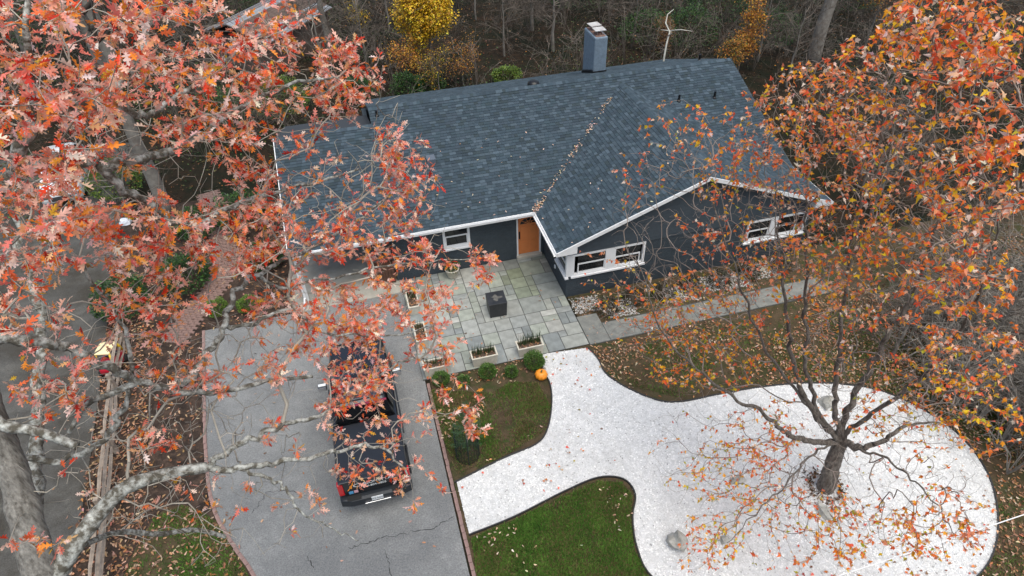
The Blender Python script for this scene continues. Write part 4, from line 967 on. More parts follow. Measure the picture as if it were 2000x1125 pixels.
# ------------------------------------------------------------------ woodland
def rand_tree(name, base, h, r, label, cat='tree', seed=0, n1=9, lean=(0, 0), low=.35, spread=.45, group='bare woodland trees', bark='bark_bg', tw='twig_bg', leaves=None, lv=2, nsub=5):
    rs = np.random.default_rng(seed); root = empty(name, base); tag(root, label, cat, group)
    T_ = MB(); Bm = MB()
    tp = [np.array([0, 0, -.1])]; n = 8
    for i in range(1, n+1): tp.append(np.array([lean[0]*i/n+rs.normal(0, .05*h/10), lean[1]*i/n+rs.normal(0, .05*h/10), h*i/n]))
    T_.tube([Vector(p) for p in catmull(tp, 3)], list(np.linspace(r, r*.2, n*3+1)), 8)
    ends = []
    def br(p, d, L, r0, lev):
        k = 5; pts = [p]; q = p.copy(); dd = d.copy()
        for i in range(k):
            dd = dd+rs.normal(0, .16, 3)+np.array([0, 0, .05 if lev < 2 else -.02]); dd /= np.linalg.norm(dd); q = q+dd*L/k; pts.append(q.copy())
        Bm.tube([Vector(a) for a in pts], list(np.linspace(r0, max(r0*.3, .004), k+1)), 5 if lev == 0 else 3, cap=False)
        ends.append((pts[-1], dd))
        if lev < lv:
            for j in range(nsub+rs.integers(0, 3)):
                t = rs.uniform(.25, 1.0); i = min(k-1, int(t*k)); s_ = pts[i]+(pts[i+1]-pts[i])*(t*k-i)
                nd = dd+rs.normal(0, .75, 3); nd /= np.linalg.norm(nd); br(s_, nd, L*rs.uniform(.35, .6), r0*.5, lev+1)
    for i in range(n1):
        t = rs.uniform(low, 1.0); k = min(n-1, int(t*n)); p = tp[k]+(tp[k+1]-tp[k])*(t*n-k); a = rs.uniform(0, 6.283)
        d = np.array([math.cos(a), math.sin(a), rs.uniform(.2, .8)]); d /= np.linalg.norm(d); br(p, d, h*spread*rs.uniform(.5, 1.0)*(1.15-.5*t), r*.32, 0)
    T_.build('trunk', M[bark], root, True); tag(Bm.build('branches', M[tw], root, True), kind='stuff')
    if leaves:
        pal, per, size, frac = leaves; P = []; D = []
        for e_, d in ends:
            if rs.random() < frac:
                for i in range(per): P.append(e_+rs.normal(0, .16, 3)); D.append(d+rs.normal(0, .8, 3))
        P = np.array(P); D = np.array(D); N = len(P); U = np.array([0, 0, 1.])+rs.normal(0, .5, (N, 3)); S = rs.uniform(size[0], size[1], N)
        V = leaf_array(P, D, U, S, SIMP_V, np.full(N, .15), np.full(N, .2)); F = (SIMP_F[None]+(np.arange(N)*4)[:, None, None]).reshape(-1, 4)
        tag(link('crown', fast('crown', V.reshape(-1, 3), F, np.repeat(pick_cols(N, pal, [1]*len(pal), .18), 4, 0), M['foliage']), root), kind='stuff')
    return root
def g3(u, v): p = G(u, v, ZG); return (float(p[0]), float(p[1]), ZG)
YEL = [(0.72, 0.46, 0.02), (0.66, 0.37, 0.02), (0.66, 0.50, 0.04), (0.48, 0.29, 0.03)]
ORA = [(0.55, 0.24, 0.03), (0.45, 0.16, 0.03), (0.58, 0.32, 0.04), (0.3, 0.12, 0.03)]
PNK = [(0.40, 0.14, 0.13), (0.34, 0.10, 0.10), (0.30, 0.14, 0.12)]
GRN = [(0.024, 0.065, 0.016), (0.04, 0.10, 0.022), (0.014, 0.04, 0.014), (0.06, 0.13, 0.025)]
OLV = [(0.10, 0.12, 0.03), (0.16, 0.15, 0.04), (0.07, 0.08, 0.02)]
BRN = [(0.20, 0.10, 0.04), (0.14, 0.07, 0.03), (0.28, 0.14, 0.05)]
rand_tree('woodland_tree', g3(325, 412), 15, .33, 'thick grey trunk rising left of the carport beside the brick path', seed=1, n1=10, low=.45)
rand_tree('woodland_tree', g3(648, 118), 16, .20, 'slender pale trunk at the top edge behind the shed', seed=2, n1=8, low=.5)
rand_tree('woodland_tree', g3(700, 70), 17, .36, 'dark thick trunk with yellow vine leaves right of the pale slender trunk', seed=3, n1=8, low=.5, bark='bark_moss')
rand_tree('woodland_tree', g3(1588, 118), 17, .42, 'stout grey trunk at the top edge right of the house roof', seed=4, n1=10, low=.3, spread=.35)
rand_tree('woodland_tree', g3(1752, 62), 17, .40, 'grey trunk at the top edge farthest right in the wood', seed=5, n1=8, low=.5)
rand_tree('woodland_tree', g3(55, 105), 16, .36, 'grey trunk at the top left corner behind the oak leaves', seed=6, n1=8, low=.3)
rand_tree('woodland_tree', g3(225, 135), 17, .50, 'thick trunk seen through the oak leaves near the top left', seed=7, n1=8, low=.4)
rand_tree('woodland_tree', g3(1040, 60), 6.0, .13, 'bare spreading grey tree behind the roof ridge, left one of two', seed=8, n1=16, low=.2, spread=.55, nsub=6, leaves=(BRN, 1, (.05, .09), .15))
rand_tree('woodland_tree', g3(1080, 100), 5.0, .12, 'bare arching grey tree behind the roof ridge, nearest the chimney', seed=9, n1=16, low=.3, spread=.6, nsub=6)
rand_tree('woodland_tree', g3(985, 110), 4.2, .08, 'low bare tangled sapling behind the roof right of the yellow tree', seed=10, n1=14, low=.2, spread=.6, nsub=6)
rand_tree('woodland_tree', g3(640, 175), 5.5, .09, 'bare pinkish-grey twiggy tree beside the shed roof', seed=11, n1=18, low=.2, spread=.55, nsub=6)
rand_tree('woodland_tree', g3(720, 150), 4.6, .08, 'bare grey sapling between the pale trunk and the yellow tree', seed=12, n1=15, low=.2, spread=.55, nsub=6)
rand_tree('yellow_tree', g3(845, 150), 4.7, .09, 'bright golden yellow tree at the top edge behind the house', seed=13, n1=46, low=.50, spread=.50, nsub=7, leaves=(YEL, 6, (.10, .18), .95), group='coloured woodland trees')
rand_tree('amber_tree', g3(800, 175), 2.6, .04, 'amber and rust sapling just under the golden yellow tree', seed=21, n1=18, low=.3, spread=.5, leaves=(ORA+YEL[3:], 3, (.07, .12), .7), group='coloured woodland trees')
rand_tree('amber_tree', g3(905, 165), 2.2, .04, 'rust brown sapling behind the roof right of the yellow tree', seed=22, n1=18, low=.3, spread=.55, leaves=(BRN+ORA, 3, (.06, .11), .6), group='coloured woodland trees')
rand_tree('amber_tree', g3(1425, 160), 2.4, .04, 'olive and orange sapling touching the right end of the ridge', seed=23, n1=16, low=.2, spread=.4, leaves=(ORA+OLV, 4, (.07, .12), .8), group='coloured woodland trees')
rand_tree('amber_tree', g3(1110, 15), 6.5, .06, 'rust leaved tree at the top edge left of the chimney', seed=24, n1=16, low=.4, spread=.3, leaves=(BRN+ORA, 3, (.1, .15), .7), group='coloured woodland trees')
rand_tree('orange_tree', g3(1440, 140), 4.6, .06, 'narrow orange-leaved sapling beyond the right end of the roof', seed=14, n1=13, low=.25, spread=.22, leaves=(ORA, 5, (.09, .15), .8), group='coloured woodland trees')
rand_tree('pink_tree', g3(930, 40), 6.5, .07, 'dull pink-leaved tree at the top edge right of the yellow tree', seed=15, n1=12, low=.6, spread=.22, leaves=(PNK, 4, (.1, .16), .8), group='coloured woodland trees')
rand_tree('orange_tree', g3(705, 95), 6, .06, 'thin olive yellow sapling beside the dark vine-covered trunk', seed=16, n1=14, low=.2, spread=.16, leaves=(YEL+OLV, 3, (.08, .14), .8), group='coloured woodland trees')
rand_tree('orange_tree', g3(860, 190), 2.4, .04, 'small olive and amber shrub tree under the yellow tree', seed=17, n1=14, low=.2, spread=.5, leaves=(YEL+OLV+BRN, 3, (.06, .11), .7), group='coloured woodland trees')
rand_tree('brown_tree', g3(1290, 120), 2.6, .04, 'rust brown leaved sapling behind the roof right of the chimney', seed=18, n1=11, low=.3, spread=.3, leaves=(BRN, 4, (.07, .12), .9), group='coloured woodland trees')
rand_tree('brown_tree', g3(1690, 90), 6, .07, 'rust orange leaved tree between the two grey trunks at top right', seed=19, n1=14, low=.3, spread=.3, leaves=(BRN+ORA, 4, (.1, .15), .8), group='coloured woodland trees')
for k, (u, v, h, lab) in enumerate([(1480, 120, 5, 'bare grey shrub tree left of the stout trunk'), (1535, 170, 4.5, 'bare twiggy shrub tree below the stout grey trunk'), (1240, 60, 6, 'bare sapling at the top edge right of the chimney'),
                                    (1170, 25, 7, 'bare tree at the top edge above the chimney'), (760, 60, 7, 'bare tree at the top edge left of the yellow tree'), (1360, 40, 7, 'bare dark sapling above the right end of the roof'),
                                    (1800, 640, 3.6, 'grey twiggy shrub behind the gravel circle'), (1900, 720, 3.4, 'dark bare thicket at the right edge beside the gravel'), (1850, 560, 4, 'grey leafless thicket at the right side of the yard'), (1700, 420, 5, 'bare grey tree beyond the right end of the house'), (1960, 860, 3, 'low bare bush at the right edge near the gravel circle'), (1740, 700, 3.2, 'arching bare shrub just above the gravel circle')]):
    rand_tree('bare_shrub', g3(u, v), h, .07, lab, 'shrub', seed=40+k, n1=17, low=.08, spread=.6, nsub=6, group='bare shrubs')

# evergreen bushes
def bush(name, base, rx, rz, n, pal, size, label, group, seed, stem=True):
    rs = np.random.default_rng(seed); root = empty(name, base); tag(root, label, 'shrub', group)
    th = rs.uniform(0, 6.283, n); cz = rs.uniform(-.35, 1, n); rr = rs.uniform(.55, 1.02, n)**.5
    lump = np.array([1+.22*mnoise.noise(Vector((math.cos(a)*1.6+seed, math.sin(a)*1.6, c*2))) for a, c in zip(th, cz)])
    s_ = np.sqrt(np.clip(1-cz**2, 0, 1)); P = np.column_stack([np.cos(th)*s_*rx, np.sin(th)*s_*rx, rz*.45+cz*rz*.55])*(rr*lump)[:, None]; P[:, 2] = np.maximum(P[:, 2], .02)
    D = np.column_stack([np.cos(th), np.sin(th), cz+.3])+rs.normal(0, .5, (n, 3)); U = np.array([0, 0, 1.])+rs.normal(0, .5, (n, 3)); S = rs.uniform(size[0], size[1], n)
    V = leaf_array(P, D, U, S, SIMP_V, np.full(n, .1), np.full(n, .2)); F = (SIMP_F[None]+(np.arange(n)*4)[:, None, None]).reshape(-1, 4)
    tag(link('foliage', fast('foliage', V.reshape(-1, 3), F, np.repeat(pick_cols(n, pal, [1]*len(pal), .2), 4, 0), M['foliage']), root), kind='stuff')
    m = MB()
    for i in range(9):
        a = rs.uniform(0, 6.283); m.tube([(0, 0, -.03), (math.cos(a)*rx*.3, math.sin(a)*rx*.3, rz*.4), (math.cos(a)*rx*.7, math.sin(a)*rx*.7, rz*.75)], [.018, .012, .005], 4)
    tag(m.build('stems', M['twig_bg'], root), kind='stuff')
BOX = [(0.06, 0.13, 0.02), (0.09, 0.18, 0.03), (0.04, 0.09, 0.018), (0.12, 0.2, 0.04)]
def gl(u, v): p = G(u, v, ZL); return (float(p[0]), float(p[1]), ZL)
bush('boxwood', gl(1043, 714), .34, .54, 2600, BOX, (.03, .06), 'largest round green boxwood beside the pumpkin', 'boxwoods at the patio edge', 1)
bush('boxwood', gl(953, 733), .28, .42, 2000, BOX, (.03, .06), 'round green boxwood in front of the middle planter', 'boxwoods at the patio edge', 2)
bush('boxwood', gl(999, 731), .22, .32, 1200, BOX, (.03, .06), 'small green boxwood between the middle planter and the pumpkin', 'boxwoods at the patio edge', 3)
bush('boxwood', gl(862, 746), .28, .36, 1500, BOX, (.03, .06), 'loose green boxwood at the driveway corner of the patio', 'boxwoods at the patio edge', 4)
bush('boxwood', gl(906, 748), .2, .3, 700, BOX, (.03, .06), 'small dark boxwood next to the loose corner one', 'boxwoods at the patio edge', 5)
bush('boxwood', gl(428, 610), .42, .55, 2400, [(.10, .18, .02), (.15, .24, .03), (.07, .13, .02)], (.03, .06), 'bright green rounded bush beside the brick path', 'bushes by the brick path', 6)
bush('boxwood', gl(488, 603), .40, .52, 2200, [(.10, .18, .02), (.15, .24, .03), (.07, .13, .02)], (.03, .06), 'bright green rounded bush nearest the carport', 'bushes by the brick path', 7)
for k, (u, v, rx, rz, lab) in enumerate([(372, 560, .9, 1.4, 'dark evergreen bush left of the brick path bend'), (392, 455, .9, 1.2, 'dark evergreen bush beside the far end of the brick path'), (480, 440, 1.1, 1.6, 'dark evergreen bush right of the brick path'), (520, 520, .7, 1.0, 'low dark bush against the carport side'),
                                        (250, 610, 1.0, 1.5, 'dark olive bush between the fence and brick path'), (235, 380, 1.2, 1.7, 'green bush behind the red bucket'), (555, 225, 1.6, 2.2, 'yellow-green bush behind the carport roof'), (450, 250, 1.6, 2.2, 'dark green bush behind the oak leaves left of the carport'),
                                        (800, 195, 1.0, 1.6, 'glossy green holly bush behind the left end of the ridge'), (840, 178, .9, 1.1, 'low green holly bush touching the roof edge line'), (990, 160, .9, .9, 'bright green low bush behind the roof vent'), (1340, 90, 2.0, 2.6, 'dark green evergreen behind the roof right of the chimney'),
                                        (1260, 85, 1.8, 2.2, 'dark green evergreen nearest the chimney'), (1400, 45, 2.2, 3.0, 'dark evergreen mass at the top edge above the roof end'), (1300, 15, 2.6, 3.6, 'dark evergreen at the top edge between two bare saplings'), (700, 200, 1.0, 1.5, 'dark green bush under the red oak tip behind the roof'),
                                        (1500, 90, 1.8, 2.4, 'dark evergreen left of the stout trunk'), (120, 90, 2.6, 3.4, 'dark evergreen behind the top left trunk'), (450, 40, 2.4, 3.2, 'dark evergreen at the top edge above the shed'), (1640, 20, 2.6, 3.0, 'dark evergreen between the grey trunks at top right'), (1130, 20, 2.4, 3, 'dark evergreen at the top edge left of the chimney')]):
    p = g3(u, v); pal = GRN if k not in (5, 6, 10) else [(0.10, 0.17, 0.03), (0.16, 0.22, 0.03), (0.06, 0.11, 0.02)]
    bush('evergreen_bush', p, rx, rz, int(1500+700*rx), pal, (.07, .13), lab, 'evergreen bushes', 60+k)

# undergrowth and fallen leaves
def leaf_litter(name, P3, size, pal, wts, label, shape=(OAK_V, OAK_F), flat=.35, m='dead_leaf', kind='stuff'):
    n = len(P3); a = rng.uniform(0, 6.283, n); D = np.column_stack([np.cos(a), np.sin(a), rng.normal(0, flat*.5, n)]); U = np.array([0, 0, 1.])+rng.normal(0, flat, (n, 3)); S = rng.uniform(*size, n)
    V = leaf_array(P3, D, U, S, shape[0], rng.normal(0, .25, n), rng.normal(.25, .25, n)); k = len(shape[0]); F = (shape[1][None]+(np.arange(n)*k)[:, None, None]).reshape(-1, shape[1].shape[1])
    o = link(name, fast(name, V.reshape(-1, 3), F, np.repeat(pick_cols(n, pal, wts, .2), k, 0), M[m])); tag(o, label, 'leaves', kind=kind)
DEAD = [(0.36, 0.21, 0.13), (0.27, 0.14, 0.08), (0.46, 0.31, 0.21), (0.18, 0.09, 0.05), (0.40, 0.17, 0.07)]
TAN = [(0.52, 0.36, 0.25), (0.58, 0.44, 0.33), (0.40, 0.24, 0.14), (0.46, 0.22, 0.12)]
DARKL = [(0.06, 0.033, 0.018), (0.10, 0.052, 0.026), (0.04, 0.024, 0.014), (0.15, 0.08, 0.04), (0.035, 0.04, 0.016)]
OAK_S = mirror_leaf([(.01, 0), (.14, .22), (.06, .34), (.32, .5), (.10, .56), (.26, .78), (.02, 1)], [0, .2, .32, .44, .56, .72, .98])
def on_ground(poly, n, z=ZL+.02, excl=(), nz=None):
    P = sample_poly(poly, n)
    for e_ in excl: P = P[~in_poly(P[:, 0], P[:, 1], e_)]
    if nz is not None: P = P[(vnoise(P, nz[0], 5.5) > nz[1]+rng.normal(0, .15, len(P)))]
    return np.column_stack([P, np.full(len(P), z)+rng.random(len(P))*.03])
houseR = [(-9.7, -.4), (0.5, -.4), (.5, -2.4), (10.7, -2.4), (10.7, 11.3), (-5.5, 11.3), (-5.5, 5.1), (-9.7, 5.1)]
wood = [(-40, 9), (-9, 9), (-5, 12), (11, 12), (12, -6), (30, -20), (60, 0), (60, 60), (-40, 70)]
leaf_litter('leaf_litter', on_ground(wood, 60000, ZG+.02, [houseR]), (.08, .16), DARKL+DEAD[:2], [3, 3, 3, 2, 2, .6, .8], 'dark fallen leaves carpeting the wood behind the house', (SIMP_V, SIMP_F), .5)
leaf_litter('fallen_leaves', on_ground([(-15.7, -14), (-15.75, -5), (-16.1, -1), (-16.6, 4), (-14.9, 4), (-14.6, -1), (-14.0, -5), (-13.4, -14)], 3400), (.08, .14), DEAD, [3, 3, 2, 2, 1], 'tan fallen oak leaves banked along the split rail fence', OAK_S)
leaf_litter('fallen_leaves', on_ground([(-14.3, -12), (-14.6, -1), (-15, 6), (-9.8, 6), (-9.8, -.4), (-12.9, -.4), (-12.3, -6), (-11, -10), (-10, -14)], 1500), (.08, .14), DEAD, [2, 3, 1.5, 2, 1], 'scattered fallen leaves on the mulch beside the driveway', OAK_S)
leaf_litter('fallen_leaves', on_ground(PG((835, 755), (1050, 735), (1076, 790), (1065, 840), (985, 890), (893, 925), (850, 815)), 520, ZL+.045, nz=(.8, .0)), (.05, .12), TAN, [3, 2, 2, 1], 'tan fallen leaves on the small lawn by the pumpkin', OAK_S)
leaf_litter('fallen_leaves', on_ground(PG((920, 1050), (1005, 1014), (1168, 938), (1236, 968), (1240, 1075), (1290, 1180), (940, 1180)), 420, ZL+.05, nz=(.7, .05)), (.05, .11), TAN, [3, 3, 1, 1], 'tan fallen leaves dotted over the green lawn', OAK_S)
leaf_litter('fallen_leaves', on_ground([(0.6, -5.1), (10.5, -5.1), (20, -4), (22, -14), (14, -20), (0, -20), (0, -9)], 34000, ZL+.02, [gravel], (.35, -.42)), (.06, .12), DEAD+TAN, [3, 3, 2, 3, 2, 1, 1, 2, 2], 'brown fallen leaves thick between walkway and gravel circle', OAK_S)
leaf_litter('fallen_leaves', on_ground(lawnD, 260, ZL+.04), (.08, .13), DEAD, [3, 2, 3, 1, 1], 'fallen leaves on the mossy patch beside the driveway', OAK_S)
leaf_litter('fallen_leaves', on_ground(gravel, 620, ZD+.035, nz=(.33, .0)), (.05, .10), DEAD+[(.60, .12, .08), (.65, .22, .05), (.30, .26, .05)], [1, 1, 2, 1, 1, 4, 3, 1], 'a few red and brown leaves lying on the white gravel', (MAP_V, MAP_F))
leaf_litter('fallen_leaves', on_ground(drive, 210, ZD+.01, nz=(.4, -.1)), (.07, .12), DEAD, [2, 2, 3, 1, 1], 'a few fallen leaves lying on the driveway asphalt', OAK_S)
leaf_litter('fallen_leaves', on_ground(nd, 900, ZD+.01, nz=(.3, .05)), (.07, .12), DEAD, [2, 2, 3, 1, 1], 'fallen leaves drifted over the neighbouring driveway', OAK_S)
leaf_litter('fallen_leaves', on_ground([(PX0, PY0), (PX1, PY0), (PX1, PY1), (PX0, PY1)], 46, .006), (.06, .11), DEAD, [2, 2, 1, 1, 1], 'a few fallen leaves on the flagstone patio', OAK_S)
leaf_litter('fallen_leaves', on_ground([(-4.9, -5.6), (-1.3, -5.6), (-1.3, -5.0), (-4.9, -5.0)], 140, ZL+.02), (.07, .12), DEAD, [2, 2, 2, 1, 1], 'fallen leaves in the bed in front of the planters', OAK_S)
leaf_litter('fallen_leaves', on_ground([(.7, -4.0), (10.4, -4.0), (10.4, -2.5), (.7, -2.5)], 900, ZL+.02), (.05, .10), DEAD, [2, 3, 2, 2, 1], 'fallen leaves in the bed under the front windows', OAK_S)
leaf_litter('fallen_leaves', on_ground([(.6, -5), (10.3, -5), (10.3, -4.1), (.6, -4.1)], 170, .006), (.05, .09), DEAD+TAN, [1]*9, 'fallen leaves on the stone walkway in front of the bed', OAK_S)
# leaves in the roof valley
vp = []
vc = rng.random(16)*.86
for i in range(270):
    t = abs(rng.choice(vc)+rng.normal(0, .018)) if rng.random() > .5 else (rng.random()*.86 if rng.random() > .4 else rng.random()*.05)
    t = min(.87, t); x = XM*t+rng.normal(0, .075); y = YV*t+rng.normal(0, .075); vp.append((x, y, zf(YV*t)+.05))
for i in range(36): x, y = rng.uniform(-5, .0), rng.uniform(.1, 4); vp.append((x+y*.6, y, zf(y)+.03))
for i in range(26): x, y = rng.uniform(.1, 5), rng.uniform(YW+.1, 0); vp.append((x, y, ZE+SW*x+.03))
leaf_litter('fallen_leaves', np.array(vp), (.06, .11), TAN+[(.66, .46, .36)], [2, 3, 1, 1, 2], 'pale leaves caught in the valley of the shingle roof', OAK_S)

# thin undergrowth in the wood
th = MB(); rs_ = np.random.default_rng(77)
for p in on_ground([(-22, 13), (-6, 13), (12, 13), (16, 4), (15, -4), (24, -8), (40, 4), (40, 34), (-30, 44)], 520, ZG, [houseR], (.22, -.2)):
    for j in range(6):
        a = rs_.uniform(0, 6.283); h_ = rs_.uniform(.8, 3.2); l_ = rs_.uniform(.3, 1.8); d = np.array([math.cos(a), math.sin(a), 0]); q = [p]
        for t in (.33, .66, 1.0): q.append(p+d*l_*t**1.6+np.array([0, 0, h_*math.sin(t*1.7)])+rs_.normal(0, .07, 3))
        th.tube(q, [.02, .015, .01, .005], 3, cap=False)
        for k in range(5):
            t = rs_.uniform(.3, 1); b0 = q[1]*(1-t)+q[3]*t if rs_.random() < .5 else q[2]*(1-t)+q[3]*t; e1 = b0+(d+rs_.normal(0, .7, 3)+np.array([0, 0, .2]))*rs_.uniform(.2, .55)
            th.tube([b0, e1, e1+(d*.5+rs_.normal(0, .6, 3))*rs_.uniform(.15, .45)], [.009, .007, .004], 3, cap=False)
tag(th.build('thicket', M['twig_bg']), 'dense tangle of bare arching grey brush behind and beside the house', 'thicket', kind='stuff')
th2 = MB()
for p in on_ground(PG((1740, 640), (1850, 575), (2050, 540), (2080, 900), (1990, 960), (1890, 840), (1800, 775)), 120, ZL, [gravel]):
    for j in range(7):
        a = rs_.uniform(0, 6.283); h_ = rs_.uniform(.6, 2.6); l_ = rs_.uniform(.4, 1.8); d = np.array([math.cos(a), math.sin(a), 0]); q = [p]
        for t in (.33, .66, 1.0): q.append(p+d*l_*t**1.4+np.array([0, 0, h_*math.sin(t*2.0)])+rs_.normal(0, .06, 3))
        th2.tube(q, [.022, .016, .011, .005], 3, cap=False)
        for k in range(5):
            t = rs_.uniform(0, 1); b0 = q[1]*(1-t)+q[2]*t if rs_.random() < .5 else q[2]*(1-t)+q[3]*t; e1 = b0+(d+rs_.normal(0, .7, 3))*rs_.uniform(.2, .5)
            th2.tube([b0, e1, e1+(d*.5+rs_.normal(0, .6, 3))*rs_.uniform(.15, .4)], [.009, .007, .004], 3, cap=False)
tag(th2.build('thicket', M['bark_bg']), 'grey leafless brush spreading along the right edge above the gravel circle', 'thicket', kind='stuff')
ds_tree = empty('dead_sapling', tuple(AT(1296, 135, 37))); ds_tree.location.z = ZG; tag(ds_tree, 'pale leafless sapling with a crooked top behind the roof right of the chimney', 'tree')
b0 = Vector(ds_tree.location); Q = lambda *p: Vector(AT(*p))-b0
MB().tube([Vector((0, 0, -.1)), Q(1297, 112, 37), Q(1302, 85, 37), Q(1308, 62, 37), Q(1300, 45, 37.1), Q(1304, 28, 37.2), Q(1316, 18, 37.3)], [.06, .05, .045, .04, .035, .025, .012], 6).build('trunk', M['bark_pale'], ds_tree, True)
for q in ([(1309, 60, 37), (1330, 58, 36.8), (1352, 61, 36.6)], [(1308, 60, 37), (1290, 58, 37.2)], [(1305, 70, 37), (1311, 66, 36.8), (1310, 60, 36.7)]): MB().tube([Q(*p) for p in q], list(np.linspace(.035, .01, len(q))), 5).build('branch', M['bark_pale'], ds_tree, True)
ug = MB(); P = on_ground(wood, 4200, ZG, [houseR], (.25, -.25))
for p in P:
    for j in range(5):
        a = rng.uniform(0, 6.283); h_ = rng.uniform(.2, 2.0); l_ = rng.uniform(.3, 2.2)
        ug.tube([p, p+np.array([math.cos(a)*l_*.3, math.sin(a)*l_*.3, h_*.6])+rng.normal(0, .08, 3), p+np.array([math.cos(a)*l_*.65, math.sin(a)*l_*.65, h_])+rng.normal(0, .1, 3), p+np.array([math.cos(a)*l_, math.sin(a)*l_, h_*rng.uniform(.7, 1.2)])], [.012, .009, .007, .004], 3, cap=False)
tag(ug.build('undergrowth', M['ug_twig']), 'tangle of thin bare stems growing in the wood', 'undergrowth', kind='stuff')
P = on_ground(wood, 130000, ZG, [houseR], (.16, -.06)); P[:, 2] += rng.random(len(P))**2*1.6*np.clip(.4+vnoise(P, .3, 2.2)*2, .1, 1.5)
leaf_litter('ground_ivy', P, (.07, .14), GRN+OLV, [3, 3, 3, 3, 2, 1, 1], 'dark green ivy and brambles covering the wood floor', (SIMP_V, SIMP_F), .6, 'foliage')
P = on_ground(wood, 46000, ZG, [houseR], (.2, -.1)); P[:, 2] += rng.random(len(P))**1.5*2.4*np.clip(.5+vnoise(P, .35, 9.2)*2, .1, 1.6)
leaf_litter('bramble_leaves', P, (.05, .10), BRN+DARKL+ORA[:2], [3, 2, 2, 1, 2, 1, 2, 1, 1, 1], 'withered brown leaves hanging in the undergrowth', (SIMP_V, SIMP_F), .8, 'foliage')

# ------------------------------------------------------------------ pickup truck (local frame: +y is forward, origin under the rear bumper)
def loft(sections):
    """sections: list of rings with the same number of points"""
    m = MB(); n = len(sections[0]); V = [p for s in sections for p in s]; F = []
    for i in range(len(sections)-1):
        for j in range(n): F.append((i*n+j, i*n+(j+1) % n, (i+1)*n+(j+1) % n, (i+1)*n+j))
    F.append(tuple(range(n-1, -1, -1))); F.append(tuple(range((len(sections)-1)*n, len(sections)*n))); m.add(V, F); return m
def ring(y, hw, z0, z1, rb=.10, rt=.12, ins=0.0):
    """rounded car cross-section at y; ins: how far the top is drawn in"""
    out = []
    for cx, cz, a0, r in ((hw-rb, z0+rb, -90, rb), (hw-ins-rt, z1-rt, 0, rt)):
        for a in (0, 30, 60, 90): t = R(a0+a); out.append((cx+r*math.cos(t), y, cz+r*math.sin(t)))
    return out+[(-x, y_, z) for x, y_, z in reversed(out)]
def text_mesh(body, size, name, extrude=.002):
    cu = bpy.data.curves.new(name, 'FONT'); cu.body = body; cu.size = size; cu.extrude = extrude; cu.align_x = 'CENTER'; cu.align_y = 'CENTER'
    tmp = bpy.data.objects.new(name, cu); C.objects.link(tmp); dg = bpy.context.evaluated_depsgraph_get()
    me = bpy.data.meshes.new_from_object(tmp.evaluated_get(dg)); bpy.data.objects.remove(tmp); bpy.data.curves.remove(cu); return me
def wheel(parent, x, y, r=.40, w=.27):
    s = 1 if x > 0 else -1
    T4 = Matrix.Translation((x, y, r)) @ Matrix.Rotation(s*math.pi/2, 4, 'Y')
    def L(prof, k=24):
        m = MB().lathe(prof, k); m.v = [tuple(T4 @ Vector(p)) for p in m.v]; return m
    o = L([(.24, -w/2), (r-.04, -w/2), (r, -w/2+.05), (r, w/2-.05), (r-.04, w/2), (.24, w/2)]).build('wheel', M['tyre'], parent, True)
    L([(.02, -.02), (.235, -.02), (.24, w/2-.02), (.2, w/2-.05), (.06, w/2-.03), (.02, w/2-.02)]).build('rim', M['rim'], o)
def vehicle_box(parent, name, lo, hi, m, bev=.02): return MB().box(lo, hi, bev).build(name, M[m], parent)

TX, TY = -7.36, -9.28
truck = empty('pickup_truck', (TX, TY, ZD)); tag(truck, 'black crew cab pickup truck with covered bed and white tailgate lettering, parked on the driveway', 'truck')
loft([ring(.16, .95, .52, 1.36, .08, .06, .02), ring(.30, .99, .50, 1.38, .08, .06, .03), ring(1.95, 1.0, .48, 1.38, .08, .06, .03), ring(2.02, .98, .48, 1.36, .08, .06, .03)]).build('bed', M['truck'], truck, False)
loft([ring(2.04, .98, .42, 1.22, .1, .1, .03), ring(2.15, 1.0, .40, 1.24, .1, .1, .03), ring(4.15, 1.0, .40, 1.22, .1, .1, .03), ring(4.3, 1.0, .42, 1.2, .1, .12, .04)]).build('cab', M['truck'], truck)
loft([ring(4.305, 1.0, .42, 1.2, .1, .14, .05), ring(4.9, 1.0, .42, 1.18, .1, .16, .06), ring(5.5, .98, .42, 1.12, .1, .18, .08), ring(5.78, .92, .44, 1.02, .1, .2, .1), ring(5.86, .85, .5, .92, .08, .1, .1)]).build('hood', M['truck'], truck)
gh = loft([ring(2.10, .90, 1.2, 1.28, .02, .03, .0), ring(2.30, .88, 1.2, 1.86, .03, .10, .16), ring(2.55, .88, 1.2, 1.93, .03, .12, .17), ring(3.3, .88, 1.2, 1.94, .03, .12, .17), ring(3.62, .88, 1.2, 1.88, .03, .12, .17), ring(4.22, .90, 1.18, 1.24, .02, .03, .02)]).build('cabin', M['truck'], truck)
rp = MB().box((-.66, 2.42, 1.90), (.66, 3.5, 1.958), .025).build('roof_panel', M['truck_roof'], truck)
for x in (-.46, -.23, 0, .23, .46): MB().box((x-.03, 2.5, 1.955), (x+.03, 2.95, 1.968), .005).build('roof_rib', M['truck_roof'], rp)
MB().box((-.42, 3.02, 1.956), (.42, 3.42, 1.966), .004).build('sunroof', M['glass'], rp)
MB().add([(-.78, 3.66, 1.87), (.78, 3.66, 1.87), (.88, 4.2, 1.27), (-.88, 4.2, 1.27)], [(0, 3, 2, 1)]).add([(-.74, 3.70, 1.862), (.74, 3.70, 1.862), (.84, 4.17, 1.335), (-.84, 4.17, 1.335)], [(0, 1, 2, 3)]).build('windscreen', M['glass'], truck)
MB().add([(-.72, 2.265, 1.80), (.72, 2.265, 1.80), (.82, 2.112, 1.32), (-.82, 2.112, 1.32)], [(0, 3, 2, 1), (0, 1, 2, 3)]).build('rear_window', M['glass'], truck)
